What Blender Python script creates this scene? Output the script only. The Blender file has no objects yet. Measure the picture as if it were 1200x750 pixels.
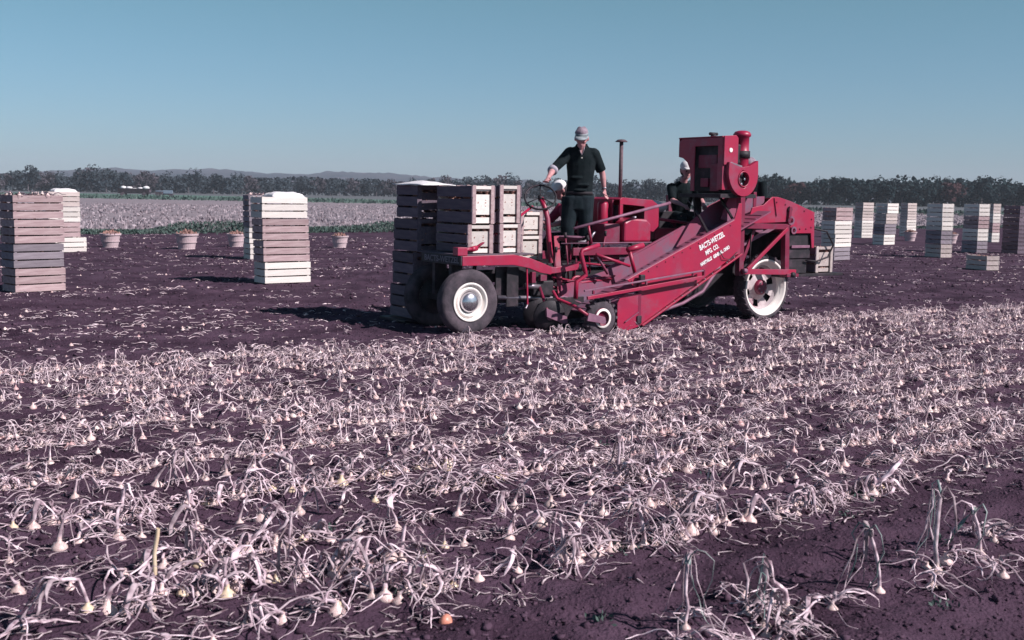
import bpy, math, random
import numpy as np
from mathutils import Vector, Matrix, Euler
rnd = random.Random(7)
rng = np.random.default_rng(11)
R = math.radians
sc = bpy.context.scene
col = sc.collection

# ------------------------------------------------------------------ camera, sky, sun, exposure
CAM_H = 1.71
cd = bpy.data.cameras.new('camera'); cam = bpy.data.objects.new('camera', cd); col.objects.link(cam)
cd.sensor_width = 36; cd.lens = 40.5; cd.clip_start = .1; cd.clip_end = 9000
cd.dof.use_dof = True; cd.dof.focus_distance = 13.0; cd.dof.aperture_fstop = 5.6
PITCH = math.atan(147 / 1350); ROLL = R(.9)
fw = Vector((0, math.cos(PITCH), -math.sin(PITCH))); r0 = Vector((1, 0, 0)); u0 = r0.cross(fw)
rt = r0 * math.cos(ROLL) + u0 * math.sin(ROLL); up = rt.cross(fw)
cam.matrix_world = Matrix(((rt.x, up.x, -fw.x, 0), (rt.y, up.y, -fw.y, 0), (rt.z, up.z, -fw.z, CAM_H), (0, 0, 0, 1)))
sc.camera = cam
SUN_EL = R(38); SX, SY = .90, -.43
w = bpy.data.worlds.new('World'); sc.world = w; w.use_nodes = True
nt = w.node_tree; bg = nt.nodes['Background']
sky = nt.nodes.new('ShaderNodeTexSky'); sky.sky_type = 'NISHITA'; sky.sun_disc = False
sky.sun_elevation = SUN_EL; sky.sun_rotation = math.atan2(SX, SY)
sky.altitude = 0; sky.air_density = 1.0; sky.dust_density = .4; sky.ozone_density = 3.0
tint = nt.nodes.new('ShaderNodeMix'); tint.data_type = 'RGBA'; tint.blend_type = 'MULTIPLY'
tint.inputs[0].default_value = 1; tint.inputs[7].default_value = (.98, 1.04, 1.0, 1)
tcw = nt.nodes.new('ShaderNodeTexCoord'); sep = nt.nodes.new('ShaderNodeSeparateXYZ'); nt.links.new(tcw.outputs['Generated'], sep.inputs[0])
crw = nt.nodes.new('ShaderNodeValToRGB'); nt.links.new(sep.outputs[2], crw.inputs[0])      # film's own rendering of the blue: cooler at the horizon; unseen zenith darkened to deepen shadows
for i_, (p_, c_) in enumerate(((0, (.80, 1.03, 1.50)), (.17, (.88, 1.20, 1.14)), (1, (.38, .52, .56)))):
    e_ = crw.color_ramp.elements[i_] if i_ < 2 else crw.color_ramp.elements.new(p_)
    e_.position = p_; e_.color = (*c_, 1)
nt.links.new(crw.outputs[0], tint.inputs[7])
nt.links.new(sky.outputs[0], tint.inputs[6]); nt.links.new(tint.outputs[2], bg.inputs[0])
bg.inputs[1].default_value = .058
sl = bpy.data.lights.new('sun', 'SUN'); sun = bpy.data.objects.new('sun', sl); col.objects.link(sun)
sl.energy = 5.0; sl.angle = R(.5); sl.color = (1, .93, .94)
hh = math.hypot(SX, SY)
sd = Vector((SX / hh * math.cos(SUN_EL), SY / hh * math.cos(SUN_EL), math.sin(SUN_EL)))
sun.rotation_euler = sd.to_track_quat('Z', 'Y').to_euler(); sun.location = sd * 50
sc.view_settings.view_transform = 'Standard'; sc.view_settings.look = 'None'
sc.view_settings.exposure = .28; sc.view_settings.gamma = 1
ROW = R(36); CA, SA = math.cos(ROW), math.sin(ROW)      # onion rows run this way
def fxy(al, ac): return al * CA - ac * SA, al * SA + ac * CA

# ------------------------------------------------------------------ materials
def mat(name, c1, c2=None, scale=8, rough=.8, metal=0, bump=0, bscale=40, objrand=0, vec='Object', dust=None, dusts=(.5, .7), stretch=None, spec=.3, detail=4):
    m = bpy.data.materials.new(name); m.use_nodes = True; t = m.node_tree; N = t.nodes; L = t.links
    p = N['Principled BSDF']; p.inputs['Roughness'].default_value = rough; p.inputs['Metallic'].default_value = metal
    p.inputs['Specular IOR Level'].default_value = spec
    tc = N.new('ShaderNodeTexCoord'); src = tc.outputs[vec]
    if stretch:
        mp = N.new('ShaderNodeMapping'); mp.inputs['Scale'].default_value = stretch[:3]
        if len(stretch) > 3: mp.inputs['Rotation'].default_value = (0, 0, stretch[3])
        L.new(src, mp.inputs[0]); src = mp.outputs[0]
    c2 = c2 or tuple(x * .8 for x in c1)
    nz = N.new('ShaderNodeTexNoise'); nz.inputs['Scale'].default_value = scale; nz.inputs['Detail'].default_value = detail
    L.new(src, nz.inputs['Vector'])
    cr = N.new('ShaderNodeValToRGB'); e = cr.color_ramp.elements
    e[0].position = .32; e[0].color = (*c1, 1); e[1].position = .68; e[1].color = (*c2, 1)
    L.new(nz.outputs[0], cr.inputs[0]); out = cr.outputs[0]
    if dust:
        n2 = N.new('ShaderNodeTexNoise'); n2.inputs['Scale'].default_value = scale * .45; n2.inputs['Detail'].default_value = 8; n2.inputs['Roughness'].default_value = .7
        L.new(src, n2.inputs['Vector'])
        r2 = N.new('ShaderNodeValToRGB'); r2.color_ramp.elements[0].position = dusts[0]; r2.color_ramp.elements[1].position = dusts[1]
        L.new(n2.outputs[0], r2.inputs[0])
        mx = N.new('ShaderNodeMix'); mx.data_type = 'RGBA'; L.new(r2.outputs[0], mx.inputs[0]); L.new(out, mx.inputs[6]); mx.inputs[7].default_value = (*dust, 1)
        out = mx.outputs[2]
    if objrand:
        oi = N.new('ShaderNodeObjectInfo'); mr = N.new('ShaderNodeMapRange'); mr.inputs[3].default_value = 1 - objrand; mr.inputs[4].default_value = 1 + objrand * .5
        L.new(oi.outputs['Random'], mr.inputs[0])
        hs = N.new('ShaderNodeHueSaturation'); L.new(mr.outputs[0], hs.inputs['Value']); L.new(out, hs.inputs['Color']); out = hs.outputs[0]
    L.new(out, p.inputs['Base Color'])
    if bump:
        nb = N.new('ShaderNodeTexNoise'); nb.inputs['Scale'].default_value = bscale; nb.inputs['Detail'].default_value = 6
        L.new(src, nb.inputs['Vector'])
        b = N.new('ShaderNodeBump'); b.inputs['Strength'].default_value = bump; b.inputs['Distance'].default_value = .02
        L.new(nb.outputs[0], b.inputs['Height']); L.new(b.outputs[0], p.inputs['Normal'])
    return m
DUST = (.30, .17, .25)
M = {}
M['soil'] = mat('soil', (.038, .020, .034), (.096, .056, .085), 1.3, .95, bump=1.0, bscale=45, spec=.1, detail=12)
M['clod'] = mat('clod', (.046, .025, .040), (.110, .066, .096), 5, .95, bump=.4, bscale=60, spec=.1)
M['pale'] = mat('pale_field', (.17, .135, .15), (.34, .29, .31), .9, .95, stretch=(.35, 1.6, 1, -ROW), detail=9, spec=.1, dust=(.17, .15, .18), dusts=(.52, .62))
M['drycrop'] = mat('dry_crop', (.18, .14, .155), (.46, .39, .42), .9, .9, spec=.1, detail=8)
M['green'] = mat('green_crop', (.085, .16, .125), (.13, .21, .17), .2, .95, stretch=(.2, 1.2, 1, -ROW), detail=8, spec=.1)
M['greyf'] = mat('grey_green_field', (.10, .11, .115), (.15, .15, .16), .08, .95, stretch=(.3, 1, 1, -ROW), detail=8, spec=.1)
M['stem'] = mat('dried_stem', (.20, .12, .15), (.93, .76, .79), 22, .75, vec='Object', objrand=.35, detail=3, spec=.2)
M['stemi'] = mat('dried_leaf', (.24, .15, .185), (.94, .75, .80), 22, .75, vec='Object', objrand=.5, detail=3, spec=.2)
M['stemg'] = mat('green_leaf', (.12, .20, .19), (.46, .48, .46), 9, .6, objrand=.3, spec=.3)
M['bulb'] = mat('onion_skin', (.56, .32, .32), (.86, .72, .66), 9, .45, spec=.5, objrand=.25, detail=2)
M['bulbd'] = mat('dusty_onion_skin', (.20, .09, .08), (.42, .24, .20), 9, .6, spec=.3, objrand=.2, detail=2)
M['bulbo'] = mat('orange_onion_skin', (.62, .20, .14), (.75, .34, .24), 20, .4, spec=.5)
M['bulby'] = mat('yellow_onion_skin', (.66, .48, .32), (.76, .62, .46), 20, .4, spec=.5)
def wood(n, a, b, dirt): return mat(n, a, b, 3.2, .85, bump=.25, bscale=20, objrand=.22, stretch=(1, 7, 7), dust=dirt, dusts=(.55, .75), detail=7, spec=.15)
M['w_pink'] = wood('weathered_pink_wood', (.33, .22, .23), (.50, .38, .38), (.36, .22, .28))
M['w_white'] = wood('new_white_wood', (.66, .60, .56), (.78, .71, .66), (.55, .45, .46))
M['w_grey'] = wood('blue_grey_wood', (.21, .175, .20), (.30, .26, .29), (.28, .2, .28))
M['w_pale'] = wood('pale_wood', (.44, .36, .34), (.60, .51, .48), (.45, .32, .38))
M['w_dark'] = wood('old_and_shaded_wood', (.13, .10, .13), (.20, .15, .18), (.09, .07, .09))  # old wood; on the harvester crates its dark tone also carries their shade
M['red'] = mat('red_paint', (.38, .010, .050), (.31, .014, .055), 5, .42, dust=(.24, .07, .115), dusts=(.50, .72), spec=.5, bump=.10, bscale=7, detail=8)
M['redd'] = mat('dusty_red_paint', (.30, .05, .10), (.22, .08, .13), 4, .8, dust=(.17, .11, .16), dusts=(.45, .62), spec=.2)
M['redk'] = mat('dark_red_paint', (.22, .012, .05), (.16, .012, .04), 6, .5, dust=(.15, .07, .1), spec=.4)
M['mauve'] = mat('worn_mauve_metal', (.20, .09, .14), (.28, .14, .20), 12, .6, metal=.2)
M['black'] = mat('black_grease', (.018, .016, .02), (.03, .024, .03), 14, .6, dust=(.07, .045, .06))
M['steel'] = mat('dull_steel', (.20, .17, .20), (.32, .28, .32), 14, .45, metal=.7)
M['exh'] = mat('rusty_exhaust', (.10, .07, .08), (.17, .11, .13), 20, .7, metal=.3)
M['rubber'] = mat('tyre_rubber', (.030, .026, .032), (.060, .050, .062), 6, .85, dust=(.13, .095, .115), dusts=(.42, .66), bump=.3, bscale=30)
M['cream'] = mat('cream_rim_paint', (.82, .74, .70), (.88, .82, .76), 9, .4, dust=(.45, .33, .36), dusts=(.6, .75), spec=.5)
M['rimgrey'] = mat('shaded_dusty_disc', (.42, .34, .36), (.62, .54, .53), 5, .6, dust=(.25, .12, .15), dusts=(.5, .7))  # cream greyed so the disc's shade is in the colour, dust blotches on top
M['chrome'] = mat('hub_chrome', (.55, .52, .56), (.62, .6, .64), 9, .25, metal=.9)
M['white'] = mat('white_lettering', (.85, .80, .80), (.8, .75, .75), 9, .7)
M['grey_letter'] = mat('grey_lettering', (.22, .20, .24), (.16, .15, .18), 9, .8)
M['cloth_w'] = mat('white_sacking', (.80, .76, .76), (.70, .66, .68), 12, .95, bump=.4, bscale=30)
M['skin'] = mat('skin', (.56, .29, .29), (.44, .20, .21), 14, .6)
M['shirt'] = mat('black_shirt', (.005, .010, .012), (.014, .019, .022), 9, .95, bump=.5, bscale=14, spec=.1)
M['trousers'] = mat('dark_trousers', (.009, .016, .020), (.022, .030, .037), 7, .95, bump=.5, bscale=12, spec=.1)
M['cuff'] = mat('rolled_cuff', (.30, .28, .33), (.40, .36, .42), 9, .9)
M['redshirt'] = mat('red_shirt', (.34, .03, .08), (.24, .02, .06), 9, .95, bump=.4, bscale=14)
M['cap_m'] = mat('mauve_cap', (.20, .15, .19), (.36, .28, .32), 20, .9)
M['cap_v'] = mat('grey_visor', (.20, .23, .25), (.32, .35, .37), 20, .7)
M['cap_w'] = mat('white_cap', (.78, .74, .74), (.68, .66, .68), 20, .9)
M['hair'] = mat('dark_hair', (.02, .016, .02), (.03, .025, .03), 20, .8)
M['boot'] = mat('boot_leather', (.03, .02, .03), (.05, .035, .04), 20, .7)
M['basket'] = mat('basket_wood', (.50, .36, .38), (.66, .52, .54), 12, .85, objrand=.2, stretch=(6, 6, 1))
M['leafd'] = mat('dark_tree_leaves', (.014, .029, .034), (.028, .046, .050), .5, .9, spec=.1, objrand=.35)
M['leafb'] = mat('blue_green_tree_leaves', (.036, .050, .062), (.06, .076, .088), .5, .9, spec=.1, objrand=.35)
M['leafp'] = mat('grey_pink_tree_leaves', (.07, .06, .072), (.10, .086, .10), .5, .9, spec=.1, objrand=.3)
M['leafo'] = mat('autumn_tree_leaves', (.055, .03, .034), (.075, .038, .04), .5, .9, spec=.1, objrand=.2)
M['trunk'] = mat('tree_bark', (.09, .08, .09), (.14, .12, .13), 3, .9)
M['weed'] = mat('weed_leaves', (.05, .085, .075), (.10, .135, .12), 1.5, .85, spec=.2)
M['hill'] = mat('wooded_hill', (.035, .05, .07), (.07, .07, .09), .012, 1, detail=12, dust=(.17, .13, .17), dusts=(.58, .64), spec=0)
M['bluegrey'] = mat('blue_grey_paint', (.14, .18, .24), (.2, .24, .3), 3, .6)

# ------------------------------------------------------------------ object helpers
def ordinal(n): return '%d%s' % (n, 'th' if 10 < n % 100 < 14 else {1: 'st', 2: 'nd', 3: 'rd'}.get(n % 10, 'th'))
def setp(o, label=None, cat=None, group=None, kind=None):
    if label: o['label'] = label
    if cat: o['category'] = cat
    if group: o['group'] = group
    if kind: o['kind'] = kind
    return o
def new_mesh(name, verts, faces, m=None, smooth=False, mats=None, midx=None):
    me = bpy.data.meshes.new(name)
    if isinstance(verts, np.ndarray) and isinstance(faces, np.ndarray):
        nv, nf, k = len(verts), len(faces), faces.shape[1]
        me.vertices.add(nv); me.vertices.foreach_set('co', verts.astype(np.float32).ravel())
        me.loops.add(nf * k); me.loops.foreach_set('vertex_index', faces.astype(np.int32).ravel())
        me.polygons.add(nf); me.polygons.foreach_set('loop_start', np.arange(0, nf * k, k, dtype=np.int32))
        me.polygons.foreach_set('loop_total', np.full(nf, k, dtype=np.int32)); me.update(calc_edges=True)
    else:
        me.from_pydata([tuple(v) for v in verts], [], [tuple(f) for f in faces]); me.update()
    for mm in (mats or ([m] if m else [])): me.materials.append(mm)
    if midx is not None: me.polygons.foreach_set('material_index', np.asarray(midx, dtype=np.int32))
    if smooth: me.polygons.foreach_set('use_smooth', [True] * len(me.polygons))
    return me
def link(name, me, parent=None):
    o = bpy.data.objects.new(name, me); col.objects.link(o)
    if parent: o.parent = parent
    return o
def empty(name, loc=(0, 0, 0), rz=0, label=None, cat=None, group=None):
    o = bpy.data.objects.new(name, None); col.objects.link(o); o.location = loc; o.rotation_euler = (0, 0, rz)
    o.empty_display_size = .2
    return setp(o, label, cat, group)
class MB:
    def __init__(s): s.v = []; s.f = []
    def add(s, vs, fs):
        b = len(s.v); s.v += [tuple(v) for v in vs]; s.f += [tuple(b + i for i in f) for f in fs]; return s
    def box(s, a, b):
        x0, y0, z0 = a; x1, y1, z1 = b
        return s.add([(x0, y0, z0), (x1, y0, z0), (x1, y1, z0), (x0, y1, z0), (x0, y0, z1), (x1, y0, z1), (x1, y1, z1), (x0, y1, z1)],
                     [(0, 3, 2, 1), (4, 5, 6, 7), (0, 1, 5, 4), (1, 2, 6, 5), (2, 3, 7, 6), (3, 0, 4, 7)])
    def prism(s, pts, v0, v1):           # polygon in the (u,z) plane, thick along v
        n = len(pts); a = sum(pts[i][0] * pts[(i + 1) % n][1] - pts[(i + 1) % n][0] * pts[i][1] for i in range(n))
        if a < 0: pts = pts[::-1]
        vs = [(p[0], v0, p[1]) for p in pts] + [(p[0], v1, p[1]) for p in pts]
        fs = [tuple(range(n)), tuple(range(2 * n - 1, n - 1, -1))]
        fs += [(i, n + i, n + (i + 1) % n, (i + 1) % n) for i in range(n)]
        return s.add(vs, fs)
    def beam(s, p, q, wd, ht=None, upv=(0, 0, 1)):
        ht = ht or wd; p = Vector(p); q = Vector(q); d = (q - p).normalized(); upv = Vector(upv)
        if abs(d.dot(upv)) > .98: upv = Vector((0, 1, 0))
        x = d.cross(upv).normalized(); y = x.cross(d)
        vs = [c + x * a * wd / 2 + y * b * ht / 2 for c in (p, q) for a, b in ((-1, -1), (1, -1), (1, 1), (-1, 1))]
        return s.add(vs, [(0, 1, 2, 3), (7, 6, 5, 4), (0, 4, 5, 1), (1, 5, 6, 2), (2, 6, 7, 3), (3, 7, 4, 0)])
    def tube(s, path, r, n=8, closed=False):
        P = [Vector(p) for p in path]; k = len(P); rs = r if isinstance(r, (list, tuple)) else [r] * k
        vs = []; ref = None
        for i, p in enumerate(P):
            a = P[(i - 1) % k] if closed or i > 0 else p; b = P[(i + 1) % k] if closed or i < k - 1 else p
            d = (b - a).normalized()
            if ref is None:
                ref = Vector((0, 0, 1)) if abs(d.z) < .9 else Vector((1, 0, 0))
            x = d.cross(ref).normalized(); y = x.cross(d); ref = y
            for j in range(n):
                t = 2 * math.pi * j / n; vs.append(p + (x * math.cos(t) + y * math.sin(t)) * rs[i])
        fs = []
        for i in range(k if closed else k - 1):
            for j in range(n):
                a = i * n + j; b = i * n + (j + 1) % n; c = ((i + 1) % k) * n
                fs.append((a, b, c + (j + 1) % n, c + j))
        if not closed: fs += [tuple(range(n - 1, -1, -1)), tuple((k - 1) * n + j for j in range(n))]
        return s.add(vs, fs)
    def lathe(s, prof, cen, axis='y', n=32, a0=0, a1=2 * math.pi, cap=False):   # prof: (radius, along)
        vs = []; full = abs(a1 - a0 - 2 * math.pi) < 1e-6; m = n if full else n + 1
        for r, h in prof:
            for j in range(m):
                t = a0 + (a1 - a0) * j / n; c_, s_ = r * math.cos(t), r * math.sin(t)
                if axis == 'y': p = (cen[0] + c_, cen[1] + h, cen[2] + s_)
                elif axis == 'z': p = (cen[0] + c_, cen[1] + s_, cen[2] + h)
                else: p = (cen[0] + h, cen[1] + c_, cen[2] + s_)
                vs.append(p)
        fs = []
        for i in range(len(prof) - 1):
            for j in range(n):
                a, b = i * m + j, i * m + (j + 1) % m
                fs.append((a, a + m, b + m, b))
        return s.add(vs, fs)
    def build(s, name, m, parent=None, smooth=False, bevel=0, auto=False):
        o = link(name, new_mesh(name, s.v, s.f, M[m] if isinstance(m, str) else m, smooth), parent)
        if bevel:
            b = o.modifiers.new('bevel', 'BEVEL'); b.width = bevel; b.segments = 2; b.limit_method = 'ANGLE'; b.angle_limit = R(40)
        return o
def box(name, a, b, m, parent=None, bevel=.004): return MB().box(a, b).build(name, m, parent, bevel=bevel)
def prism(name, pts, v0, v1, m, parent=None, bevel=.004): return MB().prism(pts, v0, v1).build(name, m, parent, bevel=bevel)
def beam(name, p, q, wd, ht, m, parent=None, bevel=.003): return MB().beam(p, q, wd, ht).build(name, m, parent, bevel=bevel)
def tube(name, path, r, m, parent=None, n=10, closed=False): return MB().tube(path, r, n, closed).build(name, m, parent, smooth=True)

# ------------------------------------------------------------------ value noise
_lat = rng.random((256, 256))
def vnoise(x, y):
    xi = np.floor(x).astype(int); yi = np.floor(y).astype(int); fx = x - xi; fy = y - yi
    fx = fx * fx * (3 - 2 * fx); fy = fy * fy * (3 - 2 * fy)
    a = _lat[xi & 255, yi & 255]; b = _lat[(xi + 1) & 255, yi & 255]; c = _lat[xi & 255, (yi + 1) & 255]; d = _lat[(xi + 1) & 255, (yi + 1) & 255]
    return (a * (1 - fx) + b * fx) * (1 - fy) + (c * (1 - fx) + d * fx) * fy - .5
def gheight(x, y):
    x = np.asarray(x, float); y = np.asarray(y, float)
    ac = -x * SA + y * CA
    d = np.hypot(x, y); fade = np.clip(1.6 - d / 45, .0, 1)
    h = .030 * vnoise(x * 1.3 + 9, y * 1.3) + .026 * vnoise(x * 4.1, y * 4.1 + 5) + .028 * vnoise(x * 9.7, y * 9.7) + .026 * vnoise(x * 19, y * 19 + 3)
    h = h + .012 * np.cos((ac - 4.1) / .465 * 2 * math.pi) * (ac < 11.6)
    return h * fade * np.clip((60 - ac * .0 - d) / 20, 0, 1)

# ------------------------------------------------------------------ ground
def axis(lo, hi, step, far, g=1.17):
    a = list(np.arange(lo, hi, step)); s = step; x = a[-1]
    while x < far: s *= g; x += s; a.append(x)
    s = step; x = lo
    while x > -far: s *= g; x -= s; a.insert(0, x)
    return np.array(a)
gx = axis(-6.0, 9.0, .034, 6000, 1.06); gy = axis(3.4, 17.5, .034, 6000, 1.06)
X, Y = np.meshgrid(gx, gy, indexing='xy'); Z = gheight(X, Y)
nx, ny = len(gx), len(gy)
V = np.stack([X.ravel(), Y.ravel(), Z.ravel()], 1)
idx = np.arange(nx * ny).reshape(ny, nx)
Fq = np.stack([idx[:-1, :-1].ravel(), idx[:-1, 1:].ravel(), idx[1:, 1:].ravel(), idx[1:, :-1].ravel()], 1)
g = link('ground', new_mesh('ground', V, Fq, M['soil'], True)); setp(g, 'dark purple brown muck soil of the onion field', kind='structure')
def sheet(name, pts, z, m, label):
    o = link(name, new_mesh(name, [(x, y, z) for x, y in pts], [tuple(range(len(pts)))], M[m])); setp(o, label, kind='structure'); return o
e = [fxy(-60, 45), fxy(12, 45.5), fxy(45, 46.5), fxy(130, 47)]
f1 = [(190, 150), (60.5, 160), (0, 175), (-58, 190), (-260, 215)]
sheet('pale_field', e + f1, .05, 'pale', 'pale dry onion field beyond the weeds')
f2 = [(260, 185), (70, 200), (-2, 240), (-95, 330), (-420, 420)]
sheet('green_field', f1[::-1] + f2, .054, 'green', 'strip of green crop beyond the pale field')
f3 = [(3000, 3000), (-3000, 3000)]
sheet('far_field', f2[::-1] + [(1500, 400)] + f3 + [(-2500, 420)], .058, 'greyf', 'grey green flat land reaching the trees')

# ------------------------------------------------------------------ hills
def hills():
    xs = np.linspace(-2600, 2600, 900); ys = np.linspace(1500, 2900, 16)
    X, Y = np.meshgrid(xs, ys)
    px = X / Y * 1350 + 600
    prof = np.interp(px, [-400, -100, 30, 85, 125, 180, 225, 265, 310, 345, 400, 440, 500, 560, 640, 760, 900, 1600], [8, 14, 18, 22, 26, 23.5, 25, 26, 23, 22.5, 26, 25.5, 22, 19, 18, 15, 12, 8])
    t = (Y - 1500) / 1400; ridge = np.sin(np.clip(t * 1.5, 0, 1) * math.pi / 2)
    Z = prof * 1.62 * ridge + 5 * vnoise(X / 120, Y / 130) * ridge + 7 * vnoise(X / 22, Y / 60) * ridge + 4 * vnoise(X / 9, Y / 30) * ridge - 1
    n, m = len(xs), len(ys); idx = np.arange(n * m).reshape(m, n)
    F = np.stack([idx[:-1, :-1].ravel(), idx[:-1, 1:].ravel(), idx[1:, 1:].ravel(), idx[1:, :-1].ravel()], 1)
    o = link('hills', new_mesh('hills', np.stack([X.ravel(), Y.ravel(), Z.ravel()], 1), F, M['hill'], True))
    setp(o, 'low blue wooded hills on the horizon', kind='structure')
hills()

# ------------------------------------------------------------------ trees
def crown_mesh(name, m, W, H, seed, tall=1.0):
    r = np.random.default_rng(seed); n = 620
    nl = 9; cx = r.uniform(-.30, .30, nl) * W; cy = r.uniform(-.30, .30, nl) * W; cz = r.uniform(.28, .80, nl) * H; rr = r.uniform(.16, .30, nl) * W
    k = r.integers(0, nl, n); d = r.normal(size=(n, 3)); d /= np.linalg.norm(d, axis=1)[:, None]
    rad = rr[k] * r.uniform(.55, 1.08, n)
    c = np.stack([cx[k], cy[k], cz[k]], 1) + d * rad[:, None] * np.array([1, 1, .85 * tall])
    c[:, 2] = np.clip(c[:, 2], .4, None)
    a = r.normal(size=(n, 3)); a /= np.linalg.norm(a, axis=1)[:, None]
    b = np.cross(a, d); b /= np.linalg.norm(b, axis=1)[:, None] + 1e-6
    s = r.uniform(.25, .62, n)[:, None]
    v = np.stack([c - a * s, c + b * s * .8, c + a * s, c - b * s * .8], 1).reshape(-1, 3)
    return new_mesh(name, v, np.arange(n * 4).reshape(n, 4), M[m])
def trunk_mesh(H, seed):
    q = random.Random(seed); b = MB()
    b.tube([(0, 0, -.2), (.05, .02, H * .3), (.0, .1, H * .62)], [.24, .17, .07], 6)
    for i in range(4):
        t = q.uniform(0, 6.28); z = H * q.uniform(.25, .45)
        b.tube([(0, 0, z), (math.cos(t) * H * .16, math.sin(t) * H * .16, z + H * .2)], [.1, .04], 5)
    return new_mesh('trunk', b.v, b.f, M['trunk'])
TR = {}
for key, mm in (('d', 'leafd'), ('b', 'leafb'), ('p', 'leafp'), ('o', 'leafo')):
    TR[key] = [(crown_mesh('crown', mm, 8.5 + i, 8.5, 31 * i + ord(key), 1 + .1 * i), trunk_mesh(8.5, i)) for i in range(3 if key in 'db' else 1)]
def tree(x, y, s, key, label, group, i=0, sx=1):
    o = empty('tree', (x, y, 0), rnd.uniform(0, 6.28), label, 'tree', group); o.scale = (s * sx, s * sx, s)
    c, t = TR[key][i % len(TR[key])]; link('crown', c, o); link('trunk', t, o)
n = 0
TL = {'b': ('hazy blue green bushy far tree, %s of its kind counted from the left', 'hazy trees along the left horizon'),
      'd': ('dark green tree in the right tree line, %s of its kind from the left', 'dark trees along the right horizon'),
      'p': ('greyish pink thin leaved far tree, %s of its kind from the left', 'greyish pink trees in the far tree line'),
      'o': ('rusty autumn coloured tree among the dark trees, %s of its kind from the left', 'autumn trees in the right tree line')}
cnt = {}
px = -60
while px < 1290:
    t = px / 1200
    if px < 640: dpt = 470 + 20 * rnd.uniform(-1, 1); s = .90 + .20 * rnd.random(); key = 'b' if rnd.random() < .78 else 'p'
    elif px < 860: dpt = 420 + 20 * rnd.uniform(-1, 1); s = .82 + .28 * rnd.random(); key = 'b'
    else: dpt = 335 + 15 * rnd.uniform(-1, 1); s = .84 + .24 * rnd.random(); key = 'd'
    if 100 < px < 150 or 560 < px < 600: s *= 1.12
    if 1100 < px < 1190 : s *= 1.12
    if 300 < px < 470: s *= .82
    if key == 'd' and rnd.random() < .10: key = 'o'
    tree((px - 600) / 1350 * dpt, dpt, s * (1.0 if key != 'o' else .9), key, TL[key][0] % ordinal(cnt.setdefault(key, 0) + 1), TL[key][1], n, 1.05); cnt[key] += 1
    n += 1; px += rnd.uniform(13, 20) * 470 / dpt * .8
for (pxx, dpt, s, key) in ((34, 455, 1.22, 'b'), (125, 450, 1.12, 'b'), (95, 452, 1.12, 'b')):
    tree((pxx - 600) / 1350 * dpt, dpt, s, key, {34: 'tallest tree of the far tree line near the left edge, above the leftmost crate stack', 125: 'dark rounded tree standing proud of the far tree line behind the second crate stack', 95: 'dark broad tree beside the proud rounded tree in the left tree line'}[pxx], None, n)
def wood_mass():                    # the depth of the wood behind and among the front trees
    vs = []; r = np.random.default_rng(5); n = 15000
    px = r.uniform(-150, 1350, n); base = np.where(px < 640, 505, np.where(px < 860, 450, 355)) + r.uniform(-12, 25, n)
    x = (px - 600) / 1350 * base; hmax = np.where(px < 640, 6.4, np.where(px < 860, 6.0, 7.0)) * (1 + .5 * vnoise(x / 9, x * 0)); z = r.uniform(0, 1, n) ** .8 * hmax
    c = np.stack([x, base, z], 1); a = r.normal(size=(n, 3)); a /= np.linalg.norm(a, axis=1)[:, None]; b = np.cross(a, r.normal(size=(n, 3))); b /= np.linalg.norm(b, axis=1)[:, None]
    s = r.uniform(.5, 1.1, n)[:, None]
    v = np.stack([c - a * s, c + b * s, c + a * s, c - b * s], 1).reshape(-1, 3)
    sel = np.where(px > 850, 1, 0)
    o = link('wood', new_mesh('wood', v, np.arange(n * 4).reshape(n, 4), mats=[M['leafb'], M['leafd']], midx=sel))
    setp(o, 'dense undergrowth and far trees filling the wood behind the tree line', 'wood', kind='stuff')
wood_mass()

# ------------------------------------------------------------------ weeds between the bare soil and the pale field
def leaf_cloud(name, cen, size, hgt, m, seed, leaf=(.03, .09)):
    r = np.random.default_rng(seed); n = len(cen)
    c = cen.copy(); a = r.normal(size=(n, 3)) * np.array([.6, .6, 1.2]); a /= np.linalg.norm(a, axis=1)[:, None]; b = np.cross(a, r.normal(size=(n, 3))); b /= np.linalg.norm(b, axis=1)[:, None]
    s = r.uniform(leaf[0], leaf[1], n)[:, None]
    v = np.stack([c - a * s, c + b * s * .45, c + a * s, c - b * s * .45], 1).reshape(-1, 3)
    return link(name, new_mesh(name, v, np.arange(n * 4).reshape(n, 4), M[m]))
n = 60000; al = rng.uniform(2, 90, n); pr_ = vnoise(al * .55, al * 0 + 3) + .5
ac = 44.6 + rng.normal(0, .55, n); hm = (.10 + .42 * pr_ ** 1.5) * np.exp(-((ac - 44.6) / 1.1) ** 2) * np.where(al > 40, .7, 1)
x_, y_ = fxy(al, ac); z_ = rng.uniform(0, 1, n) ** .8 * hm
o = leaf_cloud('weeds', np.stack([x_, y_, z_], 1), None, None, 'weed', 3, (.03, .075)); setp(o, 'low green weeds along the edge of the pale field', 'weeds', kind='stuff')

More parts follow.
